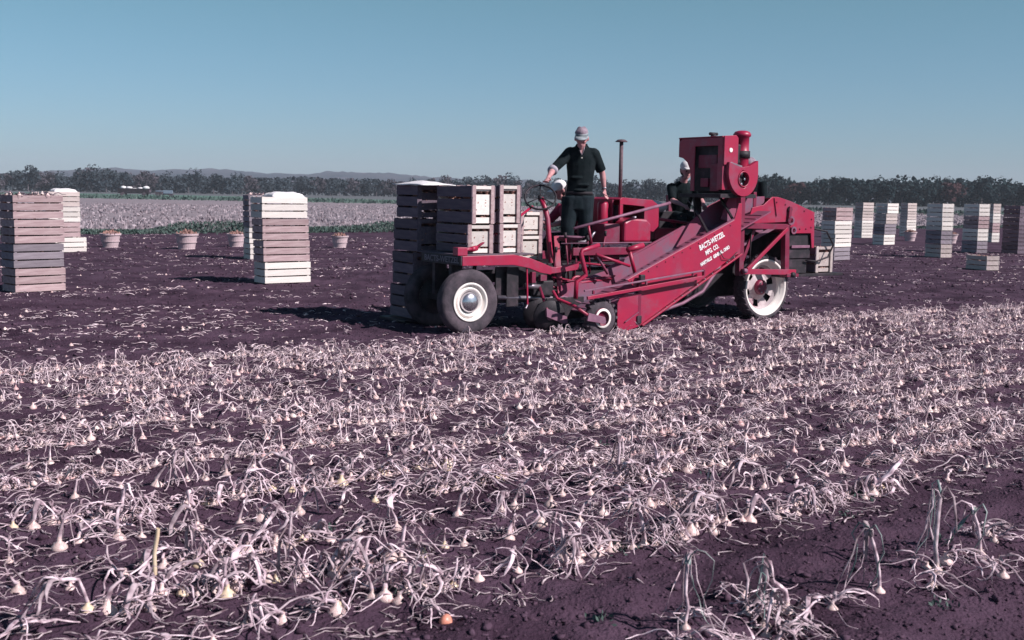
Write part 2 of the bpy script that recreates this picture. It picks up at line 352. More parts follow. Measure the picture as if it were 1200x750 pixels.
n = 42000; al = rng.uniform(-10, 150, n); ac = 45.6 + 75 * rng.random(n) ** 1.8; ac = np.round(ac / 1.1) * 1.1 + rng.normal(0, .22, n)
x_, y_ = fxy(al, ac); z_ = .05 + rng.uniform(0, .20, n) * (.4 + 1.1 * (vnoise(x_ * .25, y_ * .25) + .5))
r_ = np.random.default_rng(77); o = leaf_cloud('dry_crop', np.stack([x_, y_, z_], 1), None, None, 'drycrop', 33, (.05, .13)); setp(o, 'pale dry onion tops standing in rows over the far field', 'dry onion crop', kind='stuff')
n = 9000; px_ = rng.uniform(-60, 1260, n); yy = np.interp(px_, [0, 600, 1190], [215, 190, 150]) * rng.uniform(.86, 1.06, n); x_ = (px_ - 600) / 1350 * yy
o = leaf_cloud('green_crop', np.stack([x_, yy, rng.uniform(0, .5, n) * (.3 + vnoise(x_ * .06, yy * .06) + .5)], 1), None, None, 'weed', 34, (.15, .4)); setp(o, 'green crop and weeds along the far edge of the pale field', 'green crop', kind='stuff')

# ------------------------------------------------------------------ onions: leaf paths and tube meshes
def leaf_path(L, az, pitch, fall, wig, n=8, z0=.0, kink=None):
    p = np.zeros((n + 1, 3)); p[0] = (0, 0, z0); st = L / n; a = az; ph = pitch
    for i in range(n):
        if kink is not None and i == kink: ph -= rnd.uniform(1.2, 2.2)
        if i and rnd.random() < .30: a += rnd.choice((-1, 1)) * rnd.uniform(.5, 1.7); ph += rnd.uniform(-.8, .6)
        d = np.array([math.cos(a) * math.cos(ph), math.sin(a) * math.cos(ph), math.sin(ph)])
        q = p[i] + d * st
        if q[2] < .008: q[2] = .008 + rnd.uniform(0, .010); ph = max(ph, rnd.uniform(-.3, .35))
        p[i + 1] = q; ph = max(ph - fall / n * rnd.uniform(.5, 1.5), -1.35); a += rnd.uniform(-wig, wig)
    return p
def ribbon(path, w0, w1, flat=.45, sides=4):
    n = len(path); t = np.gradient(path, axis=0); t /= np.linalg.norm(t, axis=1)[:, None] + 1e-9
    ref = np.array([.31, .2, 1.0]); x = np.cross(t, ref); x /= np.linalg.norm(x, axis=1)[:, None] + 1e-9; y = np.cross(x, t)
    tw = np.linspace(0, rnd.uniform(-1.5, 1.5), n); f = np.linspace(0, 1, n)
    ww = w0 + (w1 - w0) * f ** .8; V = []
    for j in range(sides):
        g_ = 2 * math.pi * j / sides
        cx = np.cos(g_) * ww; cy = np.sin(g_) * ww * flat
        V.append(path + x * (cx * np.cos(tw) - cy * np.sin(tw))[:, None] + y * (cx * np.sin(tw) + cy * np.cos(tw))[:, None])
    V = np.stack(V, 1).reshape(-1, 3); F = []
    for i in range(n - 1):
        for j in range(sides):
            F.append((i * sides + j, i * sides + (j + 1) % sides, (i + 1) * sides + (j + 1) % sides, (i + 1) * sides + j))
    return V, np.array(F)
def bulb_arrays(r, neck, n=10):
    prof = [(.02, -.62), (.55, -.5), (.93, -.2), (1.0, .05), (.92, .36), (.58, .70), (.30, .95), (.25, 1.15 + neck)]
    V = []; F = []
    for a, h in prof:
        for j in range(n):
            t = 2 * math.pi * j / n; V.append((a * r * math.cos(t), a * r * math.sin(t), (h * 1.02 + .05) * r))
    for i in range(len(prof) - 1):
        for j in range(n):
            F.append((i * n + j, i * n + (j + 1) % n, (i + 1) * n + (j + 1) % n, (i + 1) * n + j))
    return np.array(V), np.array(F)
WS = 1.0
def archetype(kind):
    r = rnd.uniform(.021, .034); leaves = []
    neck_len = {'lie': .035, 'arch': .055, 'stub': .06, 'stalk': .13, 'tall': .19}[kind] * rnd.uniform(.7, 1.4)
    laz = rnd.choice((rnd.uniform(1.2, 4.2), rnd.uniform(0, 6.28)))
    ph0 = {'lie': rnd.uniform(.2, .9), 'arch': rnd.uniform(.9, 1.4), 'stub': rnd.uniform(1.0, 1.5), 'stalk': rnd.uniform(.9, 1.5), 'tall': rnd.uniform(1.25, 1.5)}[kind]
    nk = leaf_path(neck_len, laz, ph0, .3, .12, 4, 1.25 * r); leaves.append((nk, r * .34, .0078 if kind in ('stalk', 'tall') else .0045, .8, False))
    e_ = nk[-1]
    for k in range({'lie': rnd.randint(5, 8), 'arch': rnd.randint(5, 7), 'stub': rnd.randint(3, 4), 'stalk': rnd.randint(4, 6), 'tall': rnd.randint(6, 8)}[kind]):
        a = laz + rnd.gauss(0, .9 if kind in ('tall', 'stalk') else .7); green = False
        if kind == 'lie': L, ph, fl = rnd.uniform(.12, .36), rnd.uniform(-.1, .9), 2.2
        elif kind == 'arch': L, ph, fl = rnd.uniform(.14, .34), rnd.uniform(.1, 1.0), rnd.uniform(3.0, 4.6)
        elif kind == 'stub': L, ph, fl = rnd.uniform(.06, .2), rnd.uniform(-.4, .8), 2.5
        elif kind == 'stalk': L, ph, fl = rnd.uniform(.14, .34), rnd.uniform(-.2, 1.1), rnd.uniform(2.5, 4.6)
        else: L, ph, fl = rnd.uniform(.22, .38), rnd.uniform(.9, 1.4), rnd.uniform(4.6, 6.8); green = k < 2
        q = leaf_path(L, a, ph, fl, .38, 9, 0, kink=rnd.choice([None, 1, 2, 3, 4]) if kind in ('arch', 'tall', 'stalk') else None)
        q[:, :2] += e_[:2]; low = e_[2]
        q[:, 2] = np.maximum(q[:, 2] + low - low * np.clip(np.linspace(-.4, 1.2, 10), 0, 1), .006)
        wl = rnd.uniform(.0028, .0065) if rnd.random() < .66 or kind == 'lie' and rnd.random() < .5 else rnd.uniform(.008, .0135)
        wl *= WS
        leaves.append((q, wl, wl * rnd.uniform(.15, .5), rnd.uniform(.12, .35) if wl > .0066 else .6, green))
    for k in range(rnd.randint(1, 3)):
        q = leaf_path(rnd.uniform(.12, .34), rnd.uniform(0, 6.28), rnd.uniform(-.3, .7), 1.8, .5, 9, 0); q[:, :2] += e_[:2] * .5; q[:, 2] += .01
        leaves.append((q, .0038, .0015, .6, False))
    return r, leaves
ARCH = [archetype(k) for k in ['lie'] * 20 + ['arch'] * 9 + ['stub'] * 9 + ['stalk'] * 4]
WS = 1.28
NEAR = [archetype(k) for k in ['lie'] * 20 + ['arch'] * 9 + ['stub'] * 9 + ['stalk'] * 4]
WS = 1.25
TALL = [archetype('tall') for _ in range(6)]
# mesh data for the single plants
def arch_meshes(A):
    r, lv = A; bv, bf = bulb_arrays(r, .35, 14); out = []
    for k, (p, w0, w1, fl, green) in enumerate(lv):
        v, f = ribbon(p, w0, w1, fl, 6); out.append(('neck' if k == 0 else 'leaf', new_mesh('leaf', v, f, M['stemg' if green else 'stemi'], True)))
    return r, bv, bf, out
AM = [arch_meshes(a) for a in NEAR]; TM = [arch_meshes(a) for a in TALL]
BULB = [new_mesh('bulb', *bulb_arrays(1.0, .35, 14), M['bulb'], True), new_mesh('bulb', *bulb_arrays(1.0, .35, 14), M['bulbo'], True), new_mesh('bulb', *bulb_arrays(1.0, .3, 14), M['bulby'], True)]
def place_plant(x, y, A, rz, s, label, group=None, bm=0, tilt=0, bulb_s=1):
    r, bv, bf, parts = A
    o = empty('onion_plant', (x, y, float(gheight(x, y)) - .006), rz, label, 'onion plant', group); o.scale = (s, s, s)
    b = link('bulb', BULB[bm], o); b.scale = (r * bulb_s,) * 3; b.location.z = -.002
    if tilt: b.rotation_euler = (tilt, 0, 0)
    for nme, me in parts:
        link(nme, me, o)
    return o
# all plant positions
P = []
rows = [4.10 + .465 * k for k in range(16)]
for ri, ac in enumerate(rows):
    al = ac * -.45
    while al < 29:
        dn = .5 + vnoise(np.array(al * 1.3 + ri * 3.1), np.array(ri * .61 + 40.)) * 1.0
        al += rnd.uniform(.025, .08) * (1.0 if dn > .45 else 3.4)
        x, y = fxy(al, ac + rnd.gauss(0, .032))
        if y < 3.75 or abs(x) > .455 * y + 2.2: continue
        lx, ly = (x + .57) * .829 + (y - 14.1) * .559, -(x + .57) * .559 + (y - 14.1) * .829
        if ly > -.12 and lx > -.6: continue
        if lx > 1.75 and ly > -.86: continue            # lifted by the harvester
        P.append((x, y, ri))
P = np.array(P); dist = np.hypot(P[:, 0], P[:, 1]) + 100 * (np.abs(P[:, 0]) > .455 * P[:, 1] + .3); order = np.argsort(dist); P = P[order]
NI = 262
for i in range(NI):
    x, y, ri = P[i]; A = AM[rnd.randrange(len(AM))]
    kd = 'flat lying' if AM.index(A) < 20 else ('arching' if AM.index(A) < 29 else 'short stubby' if AM.index(A) < 38 else 'tall stalked')
    rk = sorted(q[0] / q[1] for q in P[:NI] if q[2] == ri).index(x / y) + 1
    place_plant(x, y, A, rnd.gauss(.3, 1.3), rnd.uniform(.85, 1.35), 'dried onion plant with %s leaves, %s from the left in the %s full row' % (kd, ordinal(rk), ['nearest', 'second', 'third', 'fourth', 'fifth', 'sixth', 'seventh', 'eighth'][int(ri)]),
                'dried onion plants in the nearest rows', bm=2 if rnd.random() < .08 else 0)
# low triangle-count copies of the archetypes for the rest
def low(A, sides=3, step=2, bn=6):
    r, lv = A; V = []; F = []; mi = []; b = 0
    bv, bf = bulb_arrays(r, .35, bn); V.append(bv); F.append(bf); mi += [1] * len(bf); b = len(bv)
    for p, w0, w1, fl, gr in lv:
        v, f = ribbon(p[::step] if len(p) > 5 else p[::2], w0, w1, max(fl, .5), sides); V.append(v); F.append(f + b); mi += [0] * len(f); b += len(v)
    return np.concatenate(V), np.concatenate(F), np.array(mi)
LOWA = [low(a, 3, 1, 8) for a in ARCH]; LOWB = [low(a, 3, 2, 6) for a in ARCH]
def scatter(pts, libs, name, label, mats, smin=.8, smax=1.22, seed=1):
    r = random.Random(seed); Vs = []; Fs = []; Ms = []; b = 0
    zz = gheight(pts[:, 0], pts[:, 1])
    for (x, y, *_), z in zip(pts, zz):
        lib = libs[0] if math.hypot(x, y) < 9.5 else libs[1]
        v, f, m = lib[r.randrange(len(lib))]; t = r.gauss(.3, 1.4); s = r.uniform(smin, smax); c_, s_ = math.cos(t) * s, math.sin(t) * s
        Vs.append(np.stack([v[:, 0] * c_ - v[:, 1] * s_ + x, v[:, 0] * s_ + v[:, 1] * c_ + y, v[:, 2] * s + z - .004], 1)); Fs.append(f + b); Ms.append(m); b += len(v)
    o = link(name, new_mesh(name, np.concatenate(Vs), np.concatenate(Fs), None, True, mats, np.concatenate(Ms)))
    return setp(o, label, 'onion plants', kind='stuff')
scatter(P[NI:], (LOWA, LOWB), 'onion_rows', 'rows of dried onion plants reaching back to the harvester', [M['stem'], M['bulb']], .72, 1.12)
# the tall green-topped plants of the nearest row on the right, and a few that stand out
for (x, y, k, s, lab) in (
    (.70, 4.37, 0, .95, 'collapsed tall onion plant at the bottom edge, leftmost of the nearest row'),
    (1.16, 4.63, 1, 1.12, 'tall onion plant with arching leaves and green top, second in the nearest row'),
    (1.03, 4.42, 3, .8, 'broad tangled onion plant at the bottom edge beside the arching one'),
    (1.63, 4.90, 2, .95, 'slender onion plant with a single bent green top standing alone in the nearest row'),
    (1.98, 5.17, 4, 1.15, 'tallest onion plant with blue green leaves above a pale bulb near the right edge'),
    (2.28, 5.42, 5, 1.05, 'drooping onion plant with bent green leaves next to the right edge')):
    place_plant(x, y, TM[k], rnd.uniform(0, 6.28), s * 1.08, lab, bm=0)
place_plant(-.255, 4.50, AM[6], 1.2, 1.0, 'large round orange onion lying at the bottom edge left of centre', bm=1, tilt=1.9, bulb_s=1.45)
place_plant(-1.55, 4.62, AM[2], 2.2, 1.0, 'large yellow onion at the bottom left corner of the field', bm=2, bulb_s=1.1)
place_plant(-.70, 4.60, AM[5], .2, 1.0, 'round greenish white onion lying left of the large orange onion', bm=2, tilt=1.3, bulb_s=1.25)
sp = np.array([(.004 * math.sin(k * .9) + .0022 * k, .001 * k, .02 + .029 * k) for k in range(10)]); v, f = ribbon(sp, .012, .010, .9, 8)
o = place_plant(-1.52, 4.78, (.03, None, None, [('stalk', new_mesh('stalk', v, f, M['bulby'], True))]), 0, 1, 'single thick upright pale onion stalk standing at the lower left')

tg = np.array([(x + rnd.gauss(0, .10), y + rnd.gauss(0, .09)) for (x, y) in ((1.16, 4.63), (1.16, 4.63), (1.03, 4.42), (1.05, 4.35), (1.98, 5.17), (2.28, 5.42), (2.5, 5.6), (.70, 4.37)) for _ in range(3)])
for i, (x, y) in enumerate(tg): place_plant(x, y, AM[i % 15], rnd.uniform(0, 6.28), rnd.uniform(.75, 1.1), 'withered onion plant lying under the tall green topped row, %s from the left' % ordinal(int((tg[:, 0] / tg[:, 1] < x / y).sum()) + 1), 'withered plants under the tall row')

# ------------------------------------------------------------------ litter and clods on the lifted soil
def litter():
    pts = []; r = random.Random(4)
    while len(pts) < 6000:
        y = 10 + 34 * r.random() ** 1.25; x = r.uniform(-.48, .48) * y; ac = -x * SA + y * CA
        if ac < 11.4 or ac > 44: continue
        dn = float(vnoise(np.array((x * CA + y * SA) * .35), np.array(ac * 1.3))) + .5
        if r.random() > dn ** 2.4 * 1.8: continue
        pts.append((x, y))
    pts = np.array(pts); libs = []
    for k in range(16):
        p = leaf_path(rnd.uniform(.04, .17), rnd.uniform(0, 6), rnd.uniform(-.1, .5), 1.2, .5, 4, .01); wq = rnd.uniform(.005, .013); v, f = ribbon(p, wq, .004, .5, 3)
        if k == 0: bv, bf = bulb_arrays(.024, .0, 6); f = np.concatenate([f, bf + len(v)]); v = np.concatenate([v, bv]); m = np.array([0] * (len(f) - len(bf)) + [1] * len(bf))
        else: m = np.zeros(len(f), int)
        libs.append((v, f, m))
    o = scatter(pts, (libs, libs), 'onion_litter', 'broken dry onion tops and stray onions scattered over the lifted soil', [M['stem'], M['bulb']], .6, 1.25, 9)
    o['category'] = 'litter'
litter()
def litter_near():
    pts = []; r = random.Random(14)
    while len(pts) < 4200:
        y = 3.8 + 12 * r.random() ** 1.1; x = r.uniform(-.5, .5) * y; ac = -x * SA + y * CA
        if ac > 11.5 or ac < 3.75: continue
        pts.append((x, y))
    libs = []
    for k in range(14):
        p = leaf_path(rnd.uniform(.06, .22), rnd.uniform(0, 6), rnd.uniform(-.1, .3), 1.0, .55, 6, .008); v, f = ribbon(p, .0055, .0025, .6, 3)
        libs.append((v, f, np.zeros(len(f), int)))
    o = scatter(np.array(pts), (libs, libs), 'dry_leaf_litter', 'thin dry leaf scraps lying between the onion rows', [M['stem'], M['bulb']], .7, 1.4, 19)
    o['category'] = 'litter'
litter_near()
def clods():
    r = np.random.default_rng(8); t = (1 + 5 ** .5) / 2
    iv = np.array([(-1, t, 0), (1, t, 0), (-1, -t, 0), (1, -t, 0), (0, -1, t), (0, 1, t), (0, -1, -t), (0, 1, -t), (t, 0, -1), (t, 0, 1), (-t, 0, -1), (-t, 0, 1)]) / 1.9
    fi = np.array([(0, 11, 5), (0, 5, 1), (0, 1, 7), (0, 7, 10), (0, 10, 11), (1, 5, 9), (5, 11, 4), (11, 10, 2), (10, 7, 6), (7, 1, 8), (3, 9, 4), (3, 4, 2), (3, 2, 6), (3, 6, 8), (3, 8, 9), (4, 9, 5), (2, 4, 11), (6, 2, 10), (8, 6, 7), (9, 8, 1)])
    n = 52000; y = 3.7 + 36 * r.random(n) ** 2.0; x = r.uniform(-1, 1, n) * (.5 * y + 1.6)
    s = r.lognormal(-5.25, .55, n) * (1 + y / 22); s = np.clip(s, .003, .022 + y / 900)
    V = iv[None] * s[:, None, None] * r.uniform(.45, 1.5, (n, 12, 1)) * r.uniform(.6, 1.3, (n, 1, 3)) * np.array([1, 1, .7]) + np.stack([x, y, gheight(x, y) + s * .2], 1)[:, None, :]
    F = fi[None] + (np.arange(n) * 12)[:, None, None]
    o = link('soil_clods', new_mesh('soil_clods', V.reshape(-1, 3), F.reshape(-1, 3), M['clod'])); setp(o, 'small crumbly clods of dark soil', 'soil clods', kind='stuff')
clods()
# tiny green weeds
n = 900; cc = []
for _ in range(16):
    y = rnd.uniform(4.4, 8); x = rnd.uniform(-.2, .42) * y
    for k in range(26): cc.append((x + rnd.gauss(0, .035), y + rnd.gauss(0, .035), float(gheight(x, y)) + rnd.uniform(0, .03)))
o = leaf_cloud('seedling_weeds', np.array(cc), 0, 0, 'weed', 8, (.008, .018)); setp(o, 'tiny green weeds sprouting from the bare soil', 'weeds', kind='stuff')

# ------------------------------------------------------------------ crates
_cm = {}
def cmesh(key, fn):
    if key not in _cm: b = MB(); fn(b); _cm[key] = b
    return _cm[key]
_cmesh = {}
def piece(name, key, a, b, m, parent):
    k = (key, m)
    if k not in _cmesh:
        q = MB().box(a, b); _cmesh[k] = new_mesh(name, q.v, q.f, M[m])
    return link(name, _cmesh[k], parent)
def crate(loc, rz, L, W, H, m, label, group=None, endframe=False, tiltx=0, rows=3):
    """long side along x (L), ends across y (W). origin at the base centre."""
    o = empty('crate', loc, rz, label, 'crate', group); o.rotation_euler = (0, tiltx, rz)
    t = .012; g = H * .055; sh = (H - g * rows) / rows; k = (round(L, 3), round(W, 3), round(H, 3), rows)
    for s in (-1, 1):
        for r_ in range(rows):
            c = piece('slat', ('L',) + k, (-L / 2, -t / 2, 0), (L / 2, t / 2, sh), 'w_dark' if endframe else m, o)  # long sides darker than the ends: their shade is put into the colour
            c.location = (rnd.uniform(-.004, .004), s * (W / 2 - t / 2) + rnd.uniform(-.003, .003), r_ * (sh + g) + g / 2); c.rotation_euler = (0, rnd.uniform(-.006, .006), 0)
        for r_ in range(rows):
            za, zb = (r_ * (sh + g) + g / 2, r_ * (sh + g) + g / 2 + sh) if not endframe else [(.01, .17 * H), (.24 * H, .76 * H), (.85 * H, .97 * H)][r_]
            c = piece('slat', ('E', r_) + k, (-t / 2, -W / 2 + t, 0), (t / 2, W / 2 - t, zb - za), m, o)
            c.location = (s * (L / 2 - t / 2 - (.024 if endframe else .004)), 0, za)
        for q in (-1, 1):
            if endframe:
                c = piece('cleat', ('P',) + k, (-.012, -.025, 0), (.012, .025, H - .004), 'w_pink' if m == 'w_white' else m, o); c.location = (s * (L / 2 - .012), q * (W / 2 - t - .025), .002)
            else:
                c = piece('cleat', ('P',) + k, (-.02, -.02, 0), (.02, .02, H - .01), m, o); c.location = (s * (L / 2 - .042), q * (W / 2 - t - .022), .005)
        if endframe:
            c = piece('top_cleat', ('T',) + k, (-.011, -W / 2 + t + .05, -.02), (.011, W / 2 - t - .05, .02), m, o); c.location = (s * (L / 2 - .012), 0, H - .03)
    nb = 4; bw = (W - 2 * t) / nb
    for i in range(nb):
        c = piece('bottom_board', ('B',) + k, (-L / 2 + .03, -bw / 2 + .004, 0), (L / 2 - .03, bw / 2 - .004, .01), m, o); c.location = (0, -W / 2 + t + bw * (i + .5), .012)
    key = (round(L, 3), round(W, 3), round(H, 3))
    if key not in _fill:
        q = np.random.default_rng(5); Vs = []; Fs = []; b_ = 0; nb_ = 150
        for i in range(nb_):
            x_, y_, z_ = q.uniform(-1, 1, 3); m_ = max(abs(x_), abs(y_))
            if i % 3: x_, y_ = (x_ / m_, y_ / m_)
            else: z_ = .92
            v, f = bulb_arrays(q.uniform(.030, .042), .1, 6); t_ = q.uniform(0, 3); v = np.stack([v[:, 0], v[:, 1] * math.cos(t_) - v[:, 2] * math.sin(t_), v[:, 1] * math.sin(t_) + v[:, 2] * math.cos(t_)], 1)
            Vs.append(v + np.array([x_ * (L / 2 - .06), y_ * (W / 2 - .055), H * .47 + z_ * H * .42])); Fs.append(f + b_); b_ += len(v)
        _fill[key] = new_mesh('onions', np.concatenate(Vs), np.concatenate(Fs), M['bulbd'], True)
    f_ = link('onions', _fill[key]); f_.location = o.location; f_.rotation_euler = o.rotation_euler
    setp(f_, 'onions in the ' + label if len(label.split()) < 14 else 'onions in ' + label, 'onions', 'onions filling the crates', 'stuff')
    return o
_fill = {}
NORD = ['lowest', 'second', 'third', 'top']
def fill_heap(name, cx, cy, cz, L, W, rz, seed, label, m='w_dark', cat='onion tops'):
    r = random.Random(seed); Vs = []; Fs = []; b = 0; mi = []
    for k in range(90):
        p = leaf_path(r.uniform(.1, .3), r.uniform(0, 6), r.uniform(.1, .9), 2.6, .5, 5, 0); v, f = ribbon(p, .012, .004, .6, 3)
        x = r.uniform(-L / 2, L / 2) * .8; y = r.uniform(-W / 2, W / 2) * .8
        v = v + np.array([x, y, r.uniform(-.05, .02)]); Vs.append(v); Fs.append(f + b); b += len(v); mi += [0] * len(f)
        if k % 5 == 0:
            v, f = bulb_arrays(.035, .3, 7); v = v + np.array([x, y, r.uniform(-.06, .015)]); Vs.append(v); Fs.append(f + b); b += len(v); mi += [1] * len(f)
    o = link(name, new_mesh(name, np.concatenate(Vs), np.concatenate(Fs), None, True, [M[m], M['bulb']], mi)); o.location = (cx, cy, cz); o.rotation_euler = (0, 0, rz)
    return setp(o, label, cat, kind='stuff')
def stack(px, py, psi, L, W, H, mats, where, lit='long', lean=None, n=4, top=None):
    """(px,py): foot of the middle of the sunny face; psi: its normal, degrees from -Y towards +X"""
    a = R(psi); nx_, ny_ = math.sin(a), -math.cos(a); d = W if lit == 'long' else L
    cx, cy = px - nx_ * d / 2, py - ny_ * d / 2; rz = a if lit == 'long' else a + math.pi / 2
    if len(mats) == 1: nm = ['']
    else: nm = [NORD[0], NORD[1], NORD[2], NORD[3]][:len(mats)]; nm[-1] = 'top'
    tone = {'w_pink': 'weathered pinkish', 'w_white': 'clean whitish', 'w_grey': 'bluish grey', 'w_pale': 'pale', 'w_dark': 'old brownish'}
    for i, mm in enumerate(mats):
        dx = (lean[i] if lean else 0) + rnd.uniform(-.012, .012); dy = rnd.uniform(-.012, .012)
        ox, oy = math.cos(a) * dx, math.sin(a) * dx
        lab = ('%s slatted crate, %s of %s' % (tone[mm], nm[i], where)) if nm[i] else where
        crate((cx + ox - nx_ * dy, cy + oy - ny_ * dy, i * (H + .002) + .0), rz + rnd.uniform(-.03, .03), L, W, H, mm, lab, 'slatted onion crates stacked on the field')
    z = len(mats) * (H + .002)
    if top == 'tops': fill_heap('onion_tops', cx, cy, z - .01, L, W, rz, int(px * 10), 'dried onion tops heaped on %s' % where)
    if top == 'sack':
        b = MB(); nn = 14
        for i in range(nn + 1):
            for j in range(nn + 1):
                u, v = i / nn, j / nn; e_ = min(u, 1 - u, v, 1 - v) * 2
                b.v.append(((u - .5) * L * .72 + (.06), (v - .5) * W * .9, .01 + .07 * min(1, e_ * 2.6) ** .5 + .03 * float(vnoise(np.array(u * 4 + px), np.array(v * 4.)))))
        for i in range(nn):
            for j in range(nn): q = i * (nn + 1) + j; b.f.append((q, q + nn + 1, q + nn + 2, q + 1))
        b.v += [(x, y, -.01 if z_ > -1 else 0) for x, y, z_ in b.v[:(nn + 1) ** 2]]; N_ = (nn + 1) ** 2
        for i in range(nn):
            for (p, q) in ((i, i + 1), (nn * (nn + 1) + i + 1, nn * (nn + 1) + i), ((i + 1) * (nn + 1), i * (nn + 1)), (i * (nn + 1) + nn, (i + 1) * (nn + 1) + nn)): b.f.append((p, q, q + N_, p + N_))
        o = b.build('sack', 'cloth_w', smooth=True); o.location = (cx, cy, z - .004); o.rotation_euler = (0, 0, rz); setp(o, 'white sack lying folded on %s' % where, 'sack')
stack(-7.75, 18.86, 47, .84, .5, .395, ['w_pink', 'w_grey', 'w_pink', 'w_pink'], 'the tall crate stack at the left edge', top='tops')
stack(-11.85, 30.5, 42, .84, .45, .40, ['w_white', 'w_pink', 'w_white', 'w_pale'], 'the pale stack just behind the leftmost stack', top='sack', lean=[.16, -.02, 0, 0])
stack(-4.20, 21.41, 38, .93, .46, .400, ['w_white', 'w_pink', 'w_pink', 'w_white'], 'the white footed stack', top='sack', lean=[.02, .0, -.01, -.03])
stack(-6.16, 28.75, 30, .84, .50, .400, ['w_white', 'w_white', 'w_grey', 'w_grey'], 'the stack behind the white footed one', top='tops')
stack(9.33, 32.7, 42, .84, .45, .372, ['w_grey', 'w_white', 'w_white', 'w_pink'], 'the crate stack directly right of the harvester', lean=[0, 0, .01, .06])
stack(16.05, 52.4, 36, .78, .44, .40, ['w_white', 'w_white', 'w_pale', 'w_pale'], 'the small stack right of the pink topped one')
stack(14.60, 44.7, 40, .76, .50, .40, ['w_white', 'w_grey', 'w_pale', 'w_white'], 'the leaning stack between the two farthest', lean=[-.06, -.02, .02, .07])
stack(19.25, 55.9, 36, .72, .42, .40, ['w_white', 'w_white', 'w_pale', 'w_pale'], 'the farthest stack, right of the leaning one')
stack(13.18, 35.1, 21, .70, .42, .41, ['w_pale', 'w_grey', 'w_white', 'w_white'], 'the big stack amid the right hand group', lit='end')
stack(15.66, 38.5, 20, .72, .44, .41, ['w_grey', 'w_white', 'w_pink', 'w_white'], 'the stack behind the lone low crate', lit='end')
stack(20.62, 49.4, 20, .62, .40, .41, ['w_white', 'w_pink', 'w_white', 'w_pale'], 'the narrow stack second from the right edge', lit='end')
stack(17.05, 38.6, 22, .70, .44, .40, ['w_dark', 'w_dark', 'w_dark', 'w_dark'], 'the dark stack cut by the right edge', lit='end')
stack(12.05, 28.9, 18, .78, .38, .37, ['w_pale'], 'single closed pale crate lying alone on the soil near the right edge', lit='end', n=1)

# ------------------------------------------------------------------ baskets
def basket_parts():
    b = MB(); n = 28
    b.lathe([(.0, .0), (.20, 0), (.205, .01), (.285, .40), (.27, .40), (.19, .03), (0, .03)], (0, 0, 0), 'z', n)
    body = new_mesh('basket_wall', b.v, b.f, M['basket'])
    st = []
    s = MB().add([(-.022, -.004, .0), (.022, -.004, 0), (.031, -.004, .40), (-.031, -.004, .40), (-.022, .004, 0), (.022, .004, 0), (.031, .004, .40), (-.031, .004, .40)],
                 [(0, 1, 2, 3), (7, 6, 5, 4), (0, 4, 5, 1), (1, 5, 6, 2), (2, 6, 7, 3), (3, 7, 4, 0)])
    stave = new_mesh('stave', s.v, s.f, M['basket'])
    h = MB(); h.lathe([(.293, .36), (.303, .36), (.307, .41), (.293, .41), (.293, .36)], (0, 0, 0), 'z', n)
    h2 = MB(); h2.lathe([(.246, .17), (.258, .17), (.262, .20), (.25, .20), (.246, .17)], (0, 0, 0), 'z', n)
    return body, stave, new_mesh('hoop', h.v, h.f, M['basket']), new_mesh('hoop', h2.v, h2.f, M['basket'])
BK = basket_parts()
def basket(x, y, s, label, top='onions'):
    o = empty('basket', (x, y, 0), rnd.uniform(0, 6), label, 'basket', 'bushel baskets standing on the soil'); o.scale = (s, s, s)
    link('wall', BK[0], o); link('hoop', BK[2], o); link('hoop', BK[3], o)
    for k in range(22):
        t = 2 * math.pi * k / 22; c = link('stave', BK[1], o); c.location = (.209 * math.cos(t), .209 * math.sin(t), 0); c.rotation_euler = (R(-11.2), 0, t + math.pi / 2)
    for sgn in (-1, 1):
        tube('handle', [(sgn * .30, -.06, .38), (sgn * .33, -.05, .45), (sgn * .33, .05, .45), (sgn * .30, .06, .38)], .006, 'steel', o, 5)
    r = random.Random(int(x * 100)); Vs = []; Fs = []; b = 0
    for k in range(46):
        rr = .25 * r.random() ** .5; t = r.uniform(0, 6.28); v, f = bulb_arrays(r.uniform(.035, .05), .4, 8); v = v + np.array([rr * math.cos(t), rr * math.sin(t), .37 + .10 * (1 - rr / .26) + r.uniform(-.02, .02)]); Vs.append(v); Fs.append(f + b); b += len(v)
    q = link('onions', new_mesh('onions', np.concatenate(Vs), np.concatenate(Fs), M['bulbd'], True)); q.location = (x, y, 0); q.scale = (s, s, s)
    setp(q, 'onions heaped in the %s' % label, 'onions', kind='stuff')
basket(-11.7, 33.5, 1.0, 'full bushel basket nearest the leftmost crates')
basket(-9.4, 33.2, 1.1, 'full bushel basket, second from the left, with a dark shaded side')
basket(-8.45, 35.2, .95, 'full bushel basket just left of the shaded crate stack')
basket(-5.35, 35.6, .9, 'full bushel basket standing alone between crates and harvester')
basket(17.0, 49.5, .95, 'full bushel basket between the farthest and the big right hand stack')
basket(18.0, 47.5, .95, 'full bushel basket right behind the big dark sided stack')
basket(14.9, 47.0, .8, 'small full basket beside the leaning far stack')

